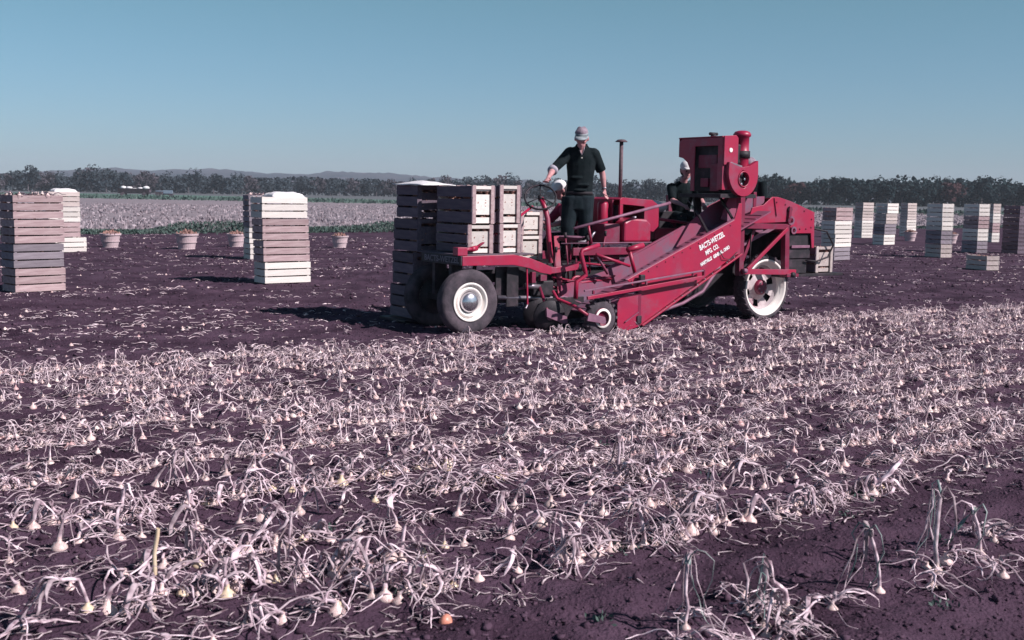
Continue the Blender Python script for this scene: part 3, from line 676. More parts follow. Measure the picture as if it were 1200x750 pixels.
# ------------------------------------------------------------------ distant load wagon with tractor
def far_wagon():
    o = empty('farm_wagon', (-76.5, 235, 0), R(8), 'low dark farm wagon loaded with white sacks far off in the field', 'wagon')
    box('bed', (-3.6, -1.0, .75), (2.6, 1.0, 1.0), 'black', o); box('side_rail', (-3.6, -1.05, 1.02), (2.6, -1.0, 1.75), 'black', o); box('side_rail', (-3.6, 1.0, 1.02), (2.6, 1.05, 1.55), 'w_dark', o)
    for x in (-2.6, 1.6):
        for y in (-1.1, 1.1): MB().lathe([(0, -.12), (.45, -.12), (.5, 0), (.45, .12), (0, .12)], (x, y, .5), 'y', 16).build('wheel', 'rubber', o)
    for k in range(5):
        b = MB().lathe([(0, 0), (.45, .05), (.62, .25), (.5, .5), (.2, .62), (0, .64)], (0, 0, 0), 'z', 12); s = b.build('sack', 'cloth_w', smooth=True)
        s.location = (-76.5 - 2.6 + k * 1.15, 235 - .3, 1.6); s.scale = (1 + .2 * math.sin(k * 2.1), 1, .7 + .35 * math.sin(k * 1.7 + 1)); setp(s, 'white sack on the far wagon, %s from the left' % ordinal(k + 1), 'sack', 'white sacks piled on the far wagon')
    t = empty('tractor', (-71.7, 235.6, 0), R(8), 'small blue grey tractor hitched to the far loaded wagon', 'tractor')
    box('hood', (.4, -.35, .8), (2.2, .35, 1.5), 'bluegrey', t); box('chassis', (-.8, -.25, .6), (2.2, .25, .85), 'black', t); box('seat', (-.7, -.25, 1.2), (-.25, .25, 1.3), 'black', t); box('fender', (-1.0, -.95, 1.2), (.3, -.5, 1.4), 'bluegrey', t)
    for x, y, r_ in ((-.35, -.75, .75), (-.35, .75, .75), (1.9, -.6, .4), (1.9, .6, .4)):
        MB().lathe([(0, -.12), (r_ * .9, -.14), (r_, 0), (r_ * .9, .14), (0, .12)], (x, y, r_), 'y', 18).build('wheel', 'rubber', t)
    tube('steering_wheel', [(.1 + .2 * math.cos(a) * .5, .2 * math.sin(a), 1.6 + .1 * math.cos(a)) for a in [k * math.pi / 4 for k in range(8)]], .02, 'black', t, 5, True)
far_wagon()

# ------------------------------------------------------------------ THE HARVESTER (local: u back along the machine, v to the far side, z up)
OX, OY = -.57, 14.1; HA = R(34)
hv = empty('onion_harvester', (OX, OY, 0), HA, 'large red self propelled onion harvester with raised engine and slanting conveyor', 'harvester')
def W(u, v, z): return (OX + u * math.cos(HA) - v * math.sin(HA), OY + u * math.sin(HA) + v * math.cos(HA), z)
def front_wheel(u, v, sgn, rot=0):
    R0 = .40
    o = MB().lathe([(.235, -.07), (.29, -.088), (.35, -.092), (.385, -.075), (.40, -.045), (.40, .045), (.385, .075), (.35, .092), (.29, .088), (.235, .07), (.235, -.07)], (0, 0, 0), 'y', 48).build('front_wheel', 'rubber', hv, True)
    o.location = (u, v, R0 - .01); o.rotation_euler = (0, 0, rot)
    for k in (-.028, 0, .028):
        MB().lathe([(.4, k - .006), (.4045, k - .005), (.4045, k + .005), (.4, k + .006)], (0, 0, 0), 'y', 48).build('tread_rib', 'rubber', o, True)
    MB().lathe([(.236, .07), (.236, -.074), (.243, -.082), (.232, -.088), (.212, -.080), (.206, -.030), (.186, -.028), (.182, -.062), (.168, -.070), (.155, -.052), (.13, -.045), (.13, .02), (.2, .06), (.236, .07)], (0, 0, 0), 'y', 40).build('rim', 'cream', o, True)
    MB().lathe([(.238, .075), (.16, .085), (.15, .11), (0, .11)], (0, 0, 0), 'y', 28).build('brake_drum', 'black', o, True)
    MB().lathe([(.128, -.050), (.122, -.075), (.10, -.098), (.06, -.115), (.0, -.120)], (0, 0, 0), 'y', 28).build('hub_cap', 'chrome', o, True)
    return o
front_wheel(.02, .0, -1, R(-2)); front_wheel(.10, .98, 1, R(178))
def rear_wheel(u, v, rot=0):
    o = MB().lathe([(.40, -.085), (.425, -.105), (.45, -.10), (.46, -.06), (.465, 0), (.46, .06), (.45, .10), (.425, .105), (.40, .085), (.40, -.085)], (0, 0, 0), 'y', 56).build('rear_wheel', 'rubber', hv, True)
    o.location = (u, v, .435); o.rotation_euler = (0, 0, rot)
    lug = MB()
    for k in range(30):
        t = 2 * math.pi * k / 30
        for s in (-1, 1):
            t2 = t + (.09 if s > 0 else 0); p = Vector((.467 * math.cos(t2), s * .005, .467 * math.sin(t2))); q = Vector((.45 * math.cos(t2 + .14), s * .102, .45 * math.sin(t2 + .14)))
            lug.beam(p, q, .03, .03, (math.cos(t2), 0, math.sin(t2)))
    L = lug.build('tread_lugs', 'rubber', o)
    MB().lathe([(.402, .08), (.402, -.086), (.410, -.096), (.398, -.102), (.375, -.092), (.36, -.04), (.325, -.032), (.318, .02), (.318, .05), (.402, .08)], (0, 0, 0), 'y', 48).build('rim', 'cream', o, True)
    MB().lathe([(.40, .09), (.30, .10), (.2, .13), (0, .13)], (0, 0, 0), 'y', 32).build('brake_drum', 'black', o, True)
    # dished disc with hand holes: ring sectors around six holes
    b = MB(); n = 48; rr = [(.325, .0), (.285, .045), (.185, .062), (.11, .030)]
    for i, (r_, h) in enumerate(rr):
        for j in range(n):
            t = 2 * math.pi * j / n; b.v.append((r_ * math.cos(t), h, r_ * math.sin(t)))
    for i in range(3):
        for j in range(n):
            if i == 1 and j % 8 in (1, 2, 3): continue
            a, c = i * n + j, i * n + (j + 1) % n; b.f.append((a, c, c + n, a + n))
    d = b.build('wheel_disc', 'rimgrey', o); sm = d.modifiers.new('thick', 'SOLIDIFY'); sm.thickness = .008
    MB().lathe([(.112, .045), (.11, -.01), (.09, -.03), (.05, -.035), (0, -.035)], (0, 0, 0), 'y', 24).build('hub', 'redk', o, True)
    for k in range(6):
        t = 2 * math.pi * k / 6 + .2; MB().lathe([(.012, -.028), (.012, -.048), (0, -.048)], (.075 * math.cos(t), 0, .075 * math.sin(t)), 'y', 6).build('bolt', 'steel', o)
rear_wheel(4.86, -.24); rear_wheel(5.02, 1.30, math.pi)

# frame
def poly_beam(name, top, bot, v0, v1, m): return prism(name, top + bot[::-1], v0, v1, m, hv)
poly_beam('side_beam', [(-.11, .955), (.64, .965), (.90, .915), (1.10, .845), (1.22, .80)], [(-.11, .84), (.64, .835), (.88, .79), (1.05, .73), (1.22, .70)], -.09, -.05, 'red')
poly_beam('side_beam', [(1.22, .80), (1.30, .79), (1.67, .845), (1.67, .755), (1.28, .72), (1.22, .71)][:3], [(1.22, .71), (1.28, .715), (1.67, .755)], -.085, -.045, 'red')
box('beam_flange', (-.10, -.048, .93), (.66, .02, .945), 'red', hv)
box('far_side_beam', (-.11, .86, .84), (4.9, .90, .95), 'redk', hv)
pl = box('name_plate', (-.135, -.09, .842), (-.115, .88, .958), 'black', hv)
box('deck', (-.10, -.03, .955), (1.0, 1.05, .972), 'w_dark', hv); box('deck', (1.02, .12, .80), (2.55, 1.2, .83), 'black', hv)
box('frame_rail', (.0, .22, .60), (4.95, .30, .72), 'black', hv); box('frame_rail', (.0, .70, .60), (4.95, .78, .72), 'black', hv)
box('front_axle', (-.03, .05, .36), (.07, .90, .44), 'black', hv); box('axle_bracket', (-.06, .25, .44), (.10, .32, .84), 'black', hv); box('axle_bracket', (-.06, .66, .44), (.10, .73, .84), 'black', hv)
box('rear_axle', (4.94, 0, .42), (5.08, 1.25, .54), 'black', hv)
box('gearbox', (3.5, .18, .28), (4.95, .86, .78), 'black', hv, .03); box('belly_guard', (2.9, .1, .30), (3.6, .9, .62), 'black', hv, .02)
box('lamp_bracket', (-.16, -.06, .962), (-.02, .06, 1.06), 'red', hv); tube('drag_link', [(-.08, 0, 1.02), (.05, .02, 1.035), (.16, .05, 1.04)], .022, 'red', hv)
tube('steering_rod', [(.13, .05, 1.03), (.70, .25, 1.27), (1.28, .44, 1.56)], .017, 'red', hv)
tube('clamp', [(.08, .03, 1.03), (.18, .06, 1.045)], .034, 'red', hv)
beam('hanger_rod', (.86, -.06, .80), (.88, -.06, .32), .02, .02, 'red', hv); tube('hook', [(.88, -.06, .33), (.86, -.06, .28), (.84, -.06, .29)], .012, 'steel', hv)
box('bracket', (.93, -.08, .60), (.99, -.02, .74), 'redk', hv); box('bracket', (1.07, -.07, .62), (1.17, -.02, .70), 'redk', hv)
tube('hydraulic_cylinder', [(.88, .0, .56), (1.10, .0, .54)], .038, 'steel', hv)
box('under_shade_panel', (.50, .10, .34), (1.85, .13, .80), 'black', hv); box('shade_drop_plate', (.62, .03, .30), (.80, .05, .80), 'black', hv); box('drive_case', (1.0, -.02, .42), (1.32, .10, .62), 'black', hv, .02); tube('drive_shaft', [(.5, .06, .42), (1.9, .04, .36)], .03, 'steel', hv)  # panel and plate are black stand-ins added for shade under the deck
# under-deck clutter
for i, (u, v, z, s) in enumerate([(.95, .1, .5, .07), (1.25, .05, .48, .06), (1.35, -.05, .36, .05), (1.1, .1, .40, .05), (1.5, .0, .3, .05), (.55, .3, .5, .09), (1.7, .05, .45, .08)]):
    tube('control_rod', [(u - .2, v, z), (u + .1, v - .02, z + .05), (u + .35, v - .05, z - .04)], s * .25, 'redk' if i % 2 else 'mauve', hv, 6)
# steering column and wheel
tube('steering_column', [(1.41, .44, 1.67), (1.43, .38, 1.56), (1.44, .32, 1.40), (1.445, .28, 1.1), (1.46, .22, .70), (1.50, .14, .42)], .036, 'red', hv)
beam('column_plate', (1.47, .16, 1.18), (1.40, -.06, .38), .07, .02, 'red', hv)
nrm = Vector((-.42, -.62, .62)).normalized(); ex = nrm.cross(Vector((0, 0, 1))).normalized(); ey = ex.cross(nrm); SC = Vector((1.39, .42, 1.68))
sw = tube('steering_wheel', [SC + (ex * math.cos(a) + ey * math.sin(a)) * .205 for a in [2 * math.pi * k / 32 for k in range(32)]], .013, 'black', hv, 8, True)
for k in range(3):
    a = R(90 + 120 * k); tube('spoke', [SC, SC + (ex * math.cos(a) + ey * math.sin(a)) * .2], .008, 'black', sw, 6)
tube('hub', [SC + nrm * .02, SC - nrm * .06], .03, 'black', sw)
# clutch plate / small round casting by the column
MB().lathe([(0, -.03), (.08, -.03), (.085, 0), (.06, .03), (0, .03)], (1.68, -.02, .55), 'y', 20).build('pulley', 'redk', hv, True)
MB().lathe([(.10, -.03), (.125, -.035), (.125, .0), (.10, 0), (.10, -.03)], (1.68, -.02, .55), 'y', 24).build('pulley_guard', 'red', hv, True)
box('linkage_plate', (1.72, -.04, .47), (1.98, .0, .60), 'red', hv)
# seat of the machine (in front of the standing driver)
b = MB().lathe([(0, .0), (.13, .01), (.19, .06), (.20, .07), (.19, .075), (.12, .03), (0, .025)], (1.76, .25, 1.10), 'z', 28); b.build('driver_seat', 'mauve', hv, True)
tube('seat_spring', [(1.80, .25, 1.10), (1.98, .22, 1.10), (2.08, .2, 1.16), (2.12, .18, 1.24)], .02, 'steel', hv); beam('seat_post', (1.76, .27, 1.10), (1.80, .30, .82), .05, .02, 'redk', hv)
# long lever / guard rail
tube('guard_rail', [(1.64, 0, 1.285), (3.28, .0, 1.63)], .021, 'mauve', hv); tube('rail_post', [(1.87, 0, 1.33), (1.93, 0, 1.08)], .018, 'red', hv)
tube('cross_rod', [(1.45, .02, 1.09), (2.98, .02, 1.09)], .008, 'mauve', hv, 6)
box('side_sill', (1.65, .02, .93), (3.0, .06, 1.03), 'redk', hv)
# levers and fittings round the driver's feet
for (u, v, z0_, du, z1_) in ((1.60, .05, .62, -.06, 1.16), (1.72, .08, .66, .05, 1.05), (1.96, .06, .70, -.05, 1.12), (2.16, .08, .80, .06, 1.18), (1.34, .02, .60, .03, .98)):
    lv_ = tube('lever', [(u, v, z0_), (u + du * .4, v, (z0_ + z1_) / 2), (u + du, v, z1_)], .012, 'redk', hv, 6); tube('grip', [(u + du, v, z1_), (u + du * 1.1, v, z1_ + .07)], .018, 'black', lv_, 6)
tube('tie_rod', [(1.30, .0, .66), (1.75, -.05, .58), (2.25, -.06, .62)], .016, 'red', hv, 6); tube('tie_rod', [(1.70, .0, .84), (2.30, .0, .78), (2.62, .02, .90)], .016, 'red', hv, 6)
box('battery_box', (2.20, .10, .84), (2.50, .30, 1.02), 'redk', hv, .01); MB().lathe([(0, -.03), (.07, -.03), (.075, 0), (0, .02)], (2.62, .06, .98), 'y', 18).build('belt_pulley', 'black', hv, True)
# brackets
tube('lift_bracket', [(1.82, -.3, 1.08), (1.55, -.3, 1.015), (1.53, -.3, .98), (1.60, -.3, .76), (1.62, -.3, .70), (1.47, -.3, .62), (1.46, -.3, .40)], .03, 'red', hv, 6)
tube('lift_bracket', [(2.30, -.3, 1.01), (2.56, -.3, 1.07)], .04, 'red', hv, 6); tube('lift_arm', [(2.33, -.3, 1.0), (2.45, -.3, .66)], .026, 'red', hv, 6)
tube('brace_rod', [(1.78, -.3, .96), (2.34, -.3, .80)], .02, 'red', hv); tube('brace_rod', [(1.80, -.28, .95), (2.05, -.2, .70)], .018, 'redd', hv)
# lower engine
en = box('engine_block', (2.70, .36, 1.06), (3.24, .86, 1.36), 'black', hv, .02)
hood = MB()
hood.prism([(2.64, 1.67), (2.68, 1.695), (3.22, 1.665), (3.33, 1.60), (3.345, 1.54), (3.345, 1.30), (3.25, 1.22), (3.18, 1.24), (3.08, 1.36), (3.08, 1.575), (2.70, 1.60), (2.64, 1.60)], .30, .315)
hood.prism([(2.64, 1.67), (2.68, 1.695), (3.22, 1.665), (3.33, 1.60), (3.345, 1.54), (3.345, 1.30), (3.25, 1.22), (3.18, 1.24), (3.08, 1.36), (3.08, 1.575), (2.70, 1.60), (2.64, 1.60)], .885, .90)
tp = [(2.64, 1.67), (2.68, 1.695), (3.22, 1.665), (3.33, 1.60), (3.345, 1.54), (3.345, 1.30)]
for (a, c) in zip(tp[:-1], tp[1:]):
    d = Vector((c[0] - a[0], c[1] - a[1])).normalized(); nn = Vector((d.y, -d.x)) * .014
    hood.prism([a, c, (c[0] + nn.x, c[1] + nn.y), (a[0] + nn.x, a[1] + nn.y)], .315, .885)
hood.build('engine_cover', 'red', hv, bevel=.003)
box('cover_post', (2.645, .305, 1.30), (2.70, .34, 1.598), 'red', hv); box('cover_rail', (3.10, .30, 1.08), (3.18, .33, 1.24), 'red', hv)
box('radiator', (2.66, .34, 1.36), (2.72, .86, 1.59), 'black', hv)
MB().lathe([(0, 0), (.07, 0), (.075, .02), (.075, .30), (.06, .33), (0, .33)], (2.52, .52, 1.30), 'z', 20).build('oil_filter', 'red', hv, True)
prism('front_shroud', [(2.60, 1.30), (2.63, 1.30), (2.63, 1.66), (2.60, 1.66)], .42, .88, 'redk', hv)
tk = prism('fuel_tank', [(2.58, 1.09), (3.06, 1.09), (3.06, 1.34), (2.98, 1.40), (2.70, 1.42), (2.58, 1.36)], .12, .34, 'red', hv, .03)
tube('fuel_cap', [(2.83, .22, 1.40), (2.83, .22, 1.44)], .035, 'steel', tk)
box('tank_shroud', (2.28, .18, 1.06), (2.56, .80, 1.34), 'redk', hv, .02)
box('vent_slot', (2.70, .10, 1.045), (3.0, .115, 1.075), 'black', hv)
ex_ = tube('exhaust_pipe', [(2.90, .62, 1.66), (2.90, .62, 2.46)], .028, 'exh', hv)
MB().lathe([(0, .03), (.05, .025), (.085, .0), (.085, -.008), (.03, -.01), (0, -.01)], (2.90, .62, 2.47), 'z', 20).build('rain_cap', 'exh', ex_, True)
# items behind the lower engine
box('tool_box', (3.5, .55, 1.10), (4.0, .85, 1.26), 'red', hv, .01); tube('cross_rail', [(3.3, .5, 1.42), (4.1, .45, 1.33)], .022, 'red', hv)
tube('control_cable', [(3.86, .3, 1.70), (3.98, .28, 1.55), (4.0, .25, 1.35), (3.93, .25, 1.2)], .006, 'steel', hv, 5)
box('dark_bulkhead', (3.35, .92, .80), (4.9, .96, 1.50), 'black', hv)
# trough / elevator
NV = -.70
pan = prism('side_panel', [(1.97, .655), (3.82, 1.415), (3.90, 1.64), (3.955, 1.64), (3.955, .96), (3.86, .935), (2.27, .10), (2.13, .02), (2.17, .50)], NV, NV + .018, 'red', hv)
beam('panel_flange', (2.22, NV - .015, .06), (3.96, NV - .015, .955), .05, .022, 'red', hv)
beam('panel_top_edge', (1.95, NV + .02, .655), (3.83, NV + .02, 1.425), .035, .02, 'redd', hv)
prism('shoe_plate', [(1.81, -.04), (1.80, .36), (1.84, .43), (1.92, .475), (2.15, .475), (2.16, .05)], NV - .03, NV - .012, 'red', hv)
beam('shoe_seam', (2.165, NV - .022, .06), (2.165, NV - .022, .66), .05, .02, 'redk', hv)
box('latch', (2.12, NV - .05, .09), (2.19, NV - .03, .19), 'black', hv); beam('share_arm', (1.92, NV - .04, .12), (2.14, NV - .04, .24), .03, .012, 'redd', hv)
def strip(name, p0, p1, v0, v1, th, m):
    d = Vector((p1[0] - p0[0], p1[1] - p0[1])).normalized(); nn = Vector((-d.y, d.x)) * th
    return prism(name, [p0, p1, (p1[0] + nn.x, p1[1] + nn.y), (p0[0] + nn.x, p0[1] + nn.y)], v0, v1, m, hv)
strip('conveyor_floor', (1.55, .22), (4.55, 1.52), NV + .02, -.06, .02, 'redd')
for k in range(26):
    t = k / 26; u = 1.6 + 2.9 * t; z = .2417 + 1.2567 * t + .022; strip('conveyor_slat', (u, z), (u + .022, z + .0095), NV + .05, -.09, .008, 'redd')
prism('far_wall', [(1.40, .55), (2.11, .72), (2.95, 1.06), (3.50, 1.30), (3.98, 1.60), (4.60, 1.83), (4.60, 1.50), (3.6, 1.05), (1.6, .22), (1.40, .3)], -.06, -.042, 'redd', hv)
beam('far_wall_lip', (2.11, -.05, .73), (3.50, -.05, 1.31), .035, .02, 'redd', hv)
beam('trough_seam', (1.42, -.066, .60), (2.3, -.066, .66), .02, .012, 'redk', hv)
for (u, z) in ((3.42, 1.02), (3.86, 1.22)): beam('trough_strut', (u, NV + .05, z + .18), (u + .28, -.08, z + .50), .03, .03, 'black', hv)
for k in range(13):
    t = (k + .5) / 13; MB().lathe([(.011, 0), (.009, -.008), (0, -.010)], (1.97 + 1.85 * t, NV, .655 + .76 * t - .045), 'y', 8).build('rivet', 'redk', hv)
for k in range(12):
    t = (k + .5) / 12; MB().lathe([(.012, 0), (.010, -.008), (0, -.010)], (2.30 + 1.58 * t, NV - .026, .125 + .84 * t - .02), 'y', 8).build('rivet', 'steel', hv)
for (u, z) in ((4.52, 1.45), (4.70, 1.52), (4.92, 1.66), (5.10, 1.63), (5.3, 1.28), (5.42, 1.28), (5.55, 1.28), (5.66, 1.42), (5.66, 1.30), (5.5, 1.54)):
    MB().lathe([(.014, 0), (.012, -.010), (0, -.012)], (u, -.42, z), 'y', 8).build('bolt', 'redk', hv)
tube('grease_line', [(3.55, NV - .012, 1.0), (3.62, NV - .03, .90), (3.74, NV - .02, .88), (3.88, NV - .015, .98)], .006, 'black', hv, 6)
# chain drive on the near side of the frame
for (u, z, r_) in ((4.30, 1.30, .10), (4.32, .74, .06)):
    MB().lathe([(0, -.01), (r_ * .9, -.012), (r_, 0), (r_ * .9, .012), (0, .01)], (u, -.46, z), 'y', 20).build('sprocket', 'black', hv)
tube('drive_chain', [(4.20, -.46, 1.30), (4.26, -.46, .74)], .010, 'black', hv, 5); tube('drive_chain', [(4.40, -.46, 1.30), (4.38, -.46, .74)], .010, 'black', hv, 5)
# double rail along the panel
beam('depth_rail', (1.26, -.80, .455), (3.20, -.80, .665), .03, .04, 'red', hv); beam('depth_rail', (1.22, -.79, .545), (3.20, -.79, .75), .03, .02, 'mauve', hv)
box('rail_end', (3.19, -.81, .64), (3.215, -.77, .765), 'redk', hv)
for u in (1.35, 2.2, 3.0): box('rail_spacer', (u, -.80, .49 + (u - 1.26) * .108), (u + .03, -.775, .535 + (u - 1.26) * .108), 'redk', hv)
box('rail_bolt', (2.12, -.79, .62), (2.2, -.74, .72), 'black', hv, .01)
tube('return_pipe', [(2.30, -.45, .06), (2.84, -.32, .17), (3.3, -.3, .27), (3.66, -.3, .42), (4.10, -.3, .92)], .024, 'mauve', hv)
# small gauge wheel with lugs
gw = MB().lathe([(.12, -.05), (.20, -.055), (.225, -.03), (.225, .03), (.20, .055), (.12, .05), (.12, -.05)], (0, 0, 0), 'y', 36).build('gauge_wheel', 'rubber', hv, True); gw.location = (1.56, -.68, .185)
lg = MB()
for k in range(18):
    t = 2 * math.pi * k / 18; lg.beam((.235 * math.cos(t), -.05, .235 * math.sin(t)), (.235 * math.cos(t), .05, .235 * math.sin(t)), .03, .035, (math.cos(t), 0, math.sin(t)))
lg.build('tread_lugs', 'rubber', gw)
MB().lathe([(.0, -.03), (.095, -.035), (.1, -.06), (.122, -.066), (.13, -.05), (.13, .05), (0, .04)], (0, 0, 0), 'y', 28).build('wheel_plate', 'redk', gw, True)
MB().lathe([(.095, -.072), (.122, -.074), (.126, -.066), (.122, -.060), (.095, -.062), (.095, -.072)], (0, 0, 0), 'y', 28).build('rim', 'cream', gw, True)
prism('gauge_arm', [(1.28, .17), (1.30, .27), (1.56, .205), (1.58, .14), (1.55, .12)], -.79, -.765, 'mauve', hv); tube('gauge_link', [(1.29, -.78, .24), (1.22, -.6, .34), (1.10, -.4, .42), (1.06, -.35, .52)], .02, 'red', hv)
# front digger discs
for (u, v) in ((1.02, -.34), (1.14, .06)):
    d = MB().lathe([(0, -.05), (.1, -.045), (.2, -.01), (.21, 0), (.2, .0), (.1, -.03), (0, -.035)], (0, 0, 0), 'y', 30).build('digger_disc', 'black', hv, True); d.location = (u, v, .20); d.rotation_euler = (R(8), 0, R(-18))
    MB().lathe([(.0, -.08), (.04, -.07), (.05, -.03), (0, -.03)], (0, 0, 0), 'y', 14).build('hub', 'mauve', d, True)
prism('disc_arm', [(.93, .20), (.92, .31), (1.24, .19), (1.26, .11), (1.20, .10)], -.42, -.39, 'mauve', hv)
tube('disc_link', [(.95, -.40, .27), (1.02, -.2, .42), (1.10, 0, .55)], .02, 'redk', hv)
box('soil_deflector', (1.15, -.1, .12), (1.75, -.07, .40), 'black', hv)
# rear frame
fr = [('frame_post', (4.15, -.5, .64), (4.13, -.5, 1.72), .085, 'redk'), ('frame_post', (5.06, -.5, .62), (5.03, -.5, 1.34), .085, 'redk'),
      ('frame_post', (4.36, -.28, 1.36), (4.36, -.28, 1.80), .06, 'redk'), ('frame_post', (4.60, -.28, 1.36), (4.60, -.28, 1.80), .06, 'redk')]
for nme, p, q, s, m in fr: beam(nme, p, q, s, s, m, hv)
beam('top_rail', (3.98, -.53, 1.335), (5.02, -.53, 1.315), .05, .075, 'redk', hv); beam('bottom_rail', (4.14, -.56, .70), (5.20, -.56, .665), .05, .075, 'red', hv)
beam('diagonal_brace', (4.24, -.57, .73), (5.0, -.57, 1.29), .03, .05, 'red', hv); beam('inner_brace', (4.48, -.44, 1.30), (4.22, -.44, .76), .03, .05, 'redk', hv)
beam('inner_brace', (4.95, -.36, 1.30), (4.25, -.30, 1.0), .03, .05, 'mauve', hv)
tube('frame_bolt', [(4.16, -.62, .71), (4.16, -.57, .71)], .035, 'mauve', hv); tube('frame_bolt', [(5.12, -.62, .63), (5.12, -.54, .63)], .04, 'black', hv)
box('frame_foot', (5.0, -.60, .60), (5.24, -.46, .645), 'redk', hv); beam('cross_beam', (4.15, -.5, 1.30), (4.15, 1.0, 1.30), .06, .07, 'redk', hv); beam('cross_beam', (5.03, -.45, 1.28), (5.03, 1.0, 1.28), .06, .07, 'redk', hv)
beam('far_post', (4.15, 1.0, .65), (4.15, 1.0, 1.74), .07, .07, 'redk', hv); beam('far_post', (5.03, 1.0, .65), (5.03, 1.0, 1.32), .07, .07, 'redk', hv)
# upper engine on its table
box('engine_table', (3.78, -.46, 1.71), (4.46, .36, 1.765), 'black', hv, .004)
box('upper_engine_block', (3.92, -.20, 1.77), (4.36, .16, 2.46), 'black', hv, .02)
cv = MB()
cv.box((3.80, -.44, 2.535), (4.08, .44, 2.55)); cv.box((3.80, -.46, 1.82), (4.0, -.44, 2.535)); cv.box((4.065, -.20, 2.10), (4.08, .44, 2.535)); cv.box((3.815, .43, 2.28), (4.06, .445, 2.535))
cf = [(-.44, 2.53), (-.44, 1.82), (-.36, 1.82), (-.36, 2.42), (.10, 2.42), (.10, 1.80), (.17, 1.80), (.175, 1.98), (.19, 2.10), (.25, 2.20), (.34, 2.26), (.43, 2.28), (.43, 2.45), (.41, 2.50), (.36, 2.53)]
n_ = len(cf); cv.add([(3.80, v, z) for v, z in cf] + [(3.815, v, z) for v, z in cf], [tuple(range(n_)), tuple(range(2 * n_ - 1, n_ - 1, -1))] + [(i, n_ + i, n_ + (i + 1) % n_, (i + 1) % n_) for i in range(n_)])
cv.build('engine_cover', 'red', hv, bevel=.003)
box('inner_panel', (3.87, -.42, 1.80), (3.89, .165, 2.46), 'black', hv); box('inner_baffle', (3.84, -.30, 2.12), (3.86, .06, 2.30), 'redk', hv); box('magneto', (3.83, -.15, 1.86), (3.93, .0, 1.98), 'redk', hv)
prism('engine_skirt', [(3.822, 1.80), (3.84, 1.80), (3.84, 2.18), (3.822, 2.18)], -.36, -.2, 'redk', hv)
tube('filler_cap', [(4.05, .0, 2.55), (4.05, .0, 2.59)], .04, 'black', hv); tube('filler_wing', [(3.98, .0, 2.60), (4.12, .0, 2.60)], .022, 'black', hv)
fs = MB().prism([(3.80, 2.55), (4.02, 2.565), (4.06, 2.53), (4.06, 2.16), (3.80, 2.16)], -.485, -.465); fs.build('cover_face', 'red', hv, bevel=.004)
# fan shroud: rounded funnel shape with round opening
def shroud():
    out = [(3.85, 2.19), (3.95, 2.15), (4.10, 2.12), (4.24, 2.14), (4.40, 2.22), (4.42, 2.10), (4.40, 1.98), (4.34, 1.87), (4.26, 1.78), (4.15, 1.735), (4.04, 1.78), (3.94, 1.90), (3.88, 2.02)]
    out = [(3.86, 2.20), (3.98, 2.16), (4.10, 2.13), (4.24, 2.15), (4.41, 2.23)] + [(4.135 + .285 * math.cos(-k * math.pi / 14 + .10), 2.06 + .33 * math.sin(-k * math.pi / 14 + .05)) for k in range(15)]
    n = len(out); c = (4.14, 1.97); ri = [(c[0] + .088 * math.cos(math.atan2(p[1] - c[1], p[0] - c[0])), c[1] + .125 * math.sin(math.atan2(p[1] - c[1], p[0] - c[0]))) for p in out]
    b = MB()
    for (v, lst) in ((-.53, out), (-.53, ri), (-.46, out), (-.46, ri)): b.v += [(p[0], v, p[1]) for p in lst]
    for i in range(n):
        j = (i + 1) % n; b.f += [(i, j, n + j, n + i), (2 * n + i, 3 * n + i, 3 * n + j, 2 * n + j), (i, 2 * n + i, 2 * n + j, j), (n + i, n + j, 3 * n + j, 3 * n + i)]
    o = b.build('fan_shroud', 'red', hv, bevel=.006)
    MB().lathe([(0, -.465), (.14, -.465), (.14, -.455), (0, -.455)], (c[0], 0, c[1]), 'y', 24).build('fan_screen', 'black', o)
    MB().lathe([(.095, -.538), (.108, -.545), (.115, -.532), (.095, -.53), (.095, -.538)], (c[0], 0, c[1]), 'y', 28).build('shroud_ring', 'red', o, True)
    for k in range(4): MB().lathe([(0, -.50), (.02, -.495), (.02, -.46)], (c[0] + .06 * math.cos(k * 1.57), 0, c[1] + .07 * math.sin(k * 1.57)), 'y', 10).build('fan_bolt', 'chrome', o)
shroud()
MB().lathe([(0, -.495), (.03, -.493), (.032, -.485), (0, -.485)], (3.92, 0, 2.36), 'y', 16).build('round_badge', 'cream', hv)
prism('top_ledge', [(3.88, 2.15), (4.12, 2.115), (4.14, 2.15), (3.92, 2.20)], -.50, -.40, 'steel', hv)
ac_ = MB().lathe([(0, -.22), (.09, -.22), (.10, -.18), (.10, .0), (.115, .02), (.115, .06), (.10, .08), (.10, .26), (.12, .27), (.125, .30), (.10, .335), (.05, .35), (0, .35)], (4.25, -.36, 2.29), 'z', 28).build('air_cleaner', 'red', hv, True)
MB().lathe([(.101, -.03), (.118, -.03), (.118, .07), (.101, .07)], (4.25, -.36, 2.29), 'z', 28).build('band', 'black', ac_, True)
box('manifold', (4.05, -.42, 2.18), (4.2, -.2, 2.45), 'black', hv, .02)
# engine table legs and belts
beam('belt_guard', (4.05, .3, 1.72), (4.12, .3, 1.2), .12, .04, 'black', hv)
prism('bin_panel', [(3.96, 1.42), (4.1, 1.72), (4.8, 1.74), (4.8, 1.2)], -.30, -.285, 'redd', hv)
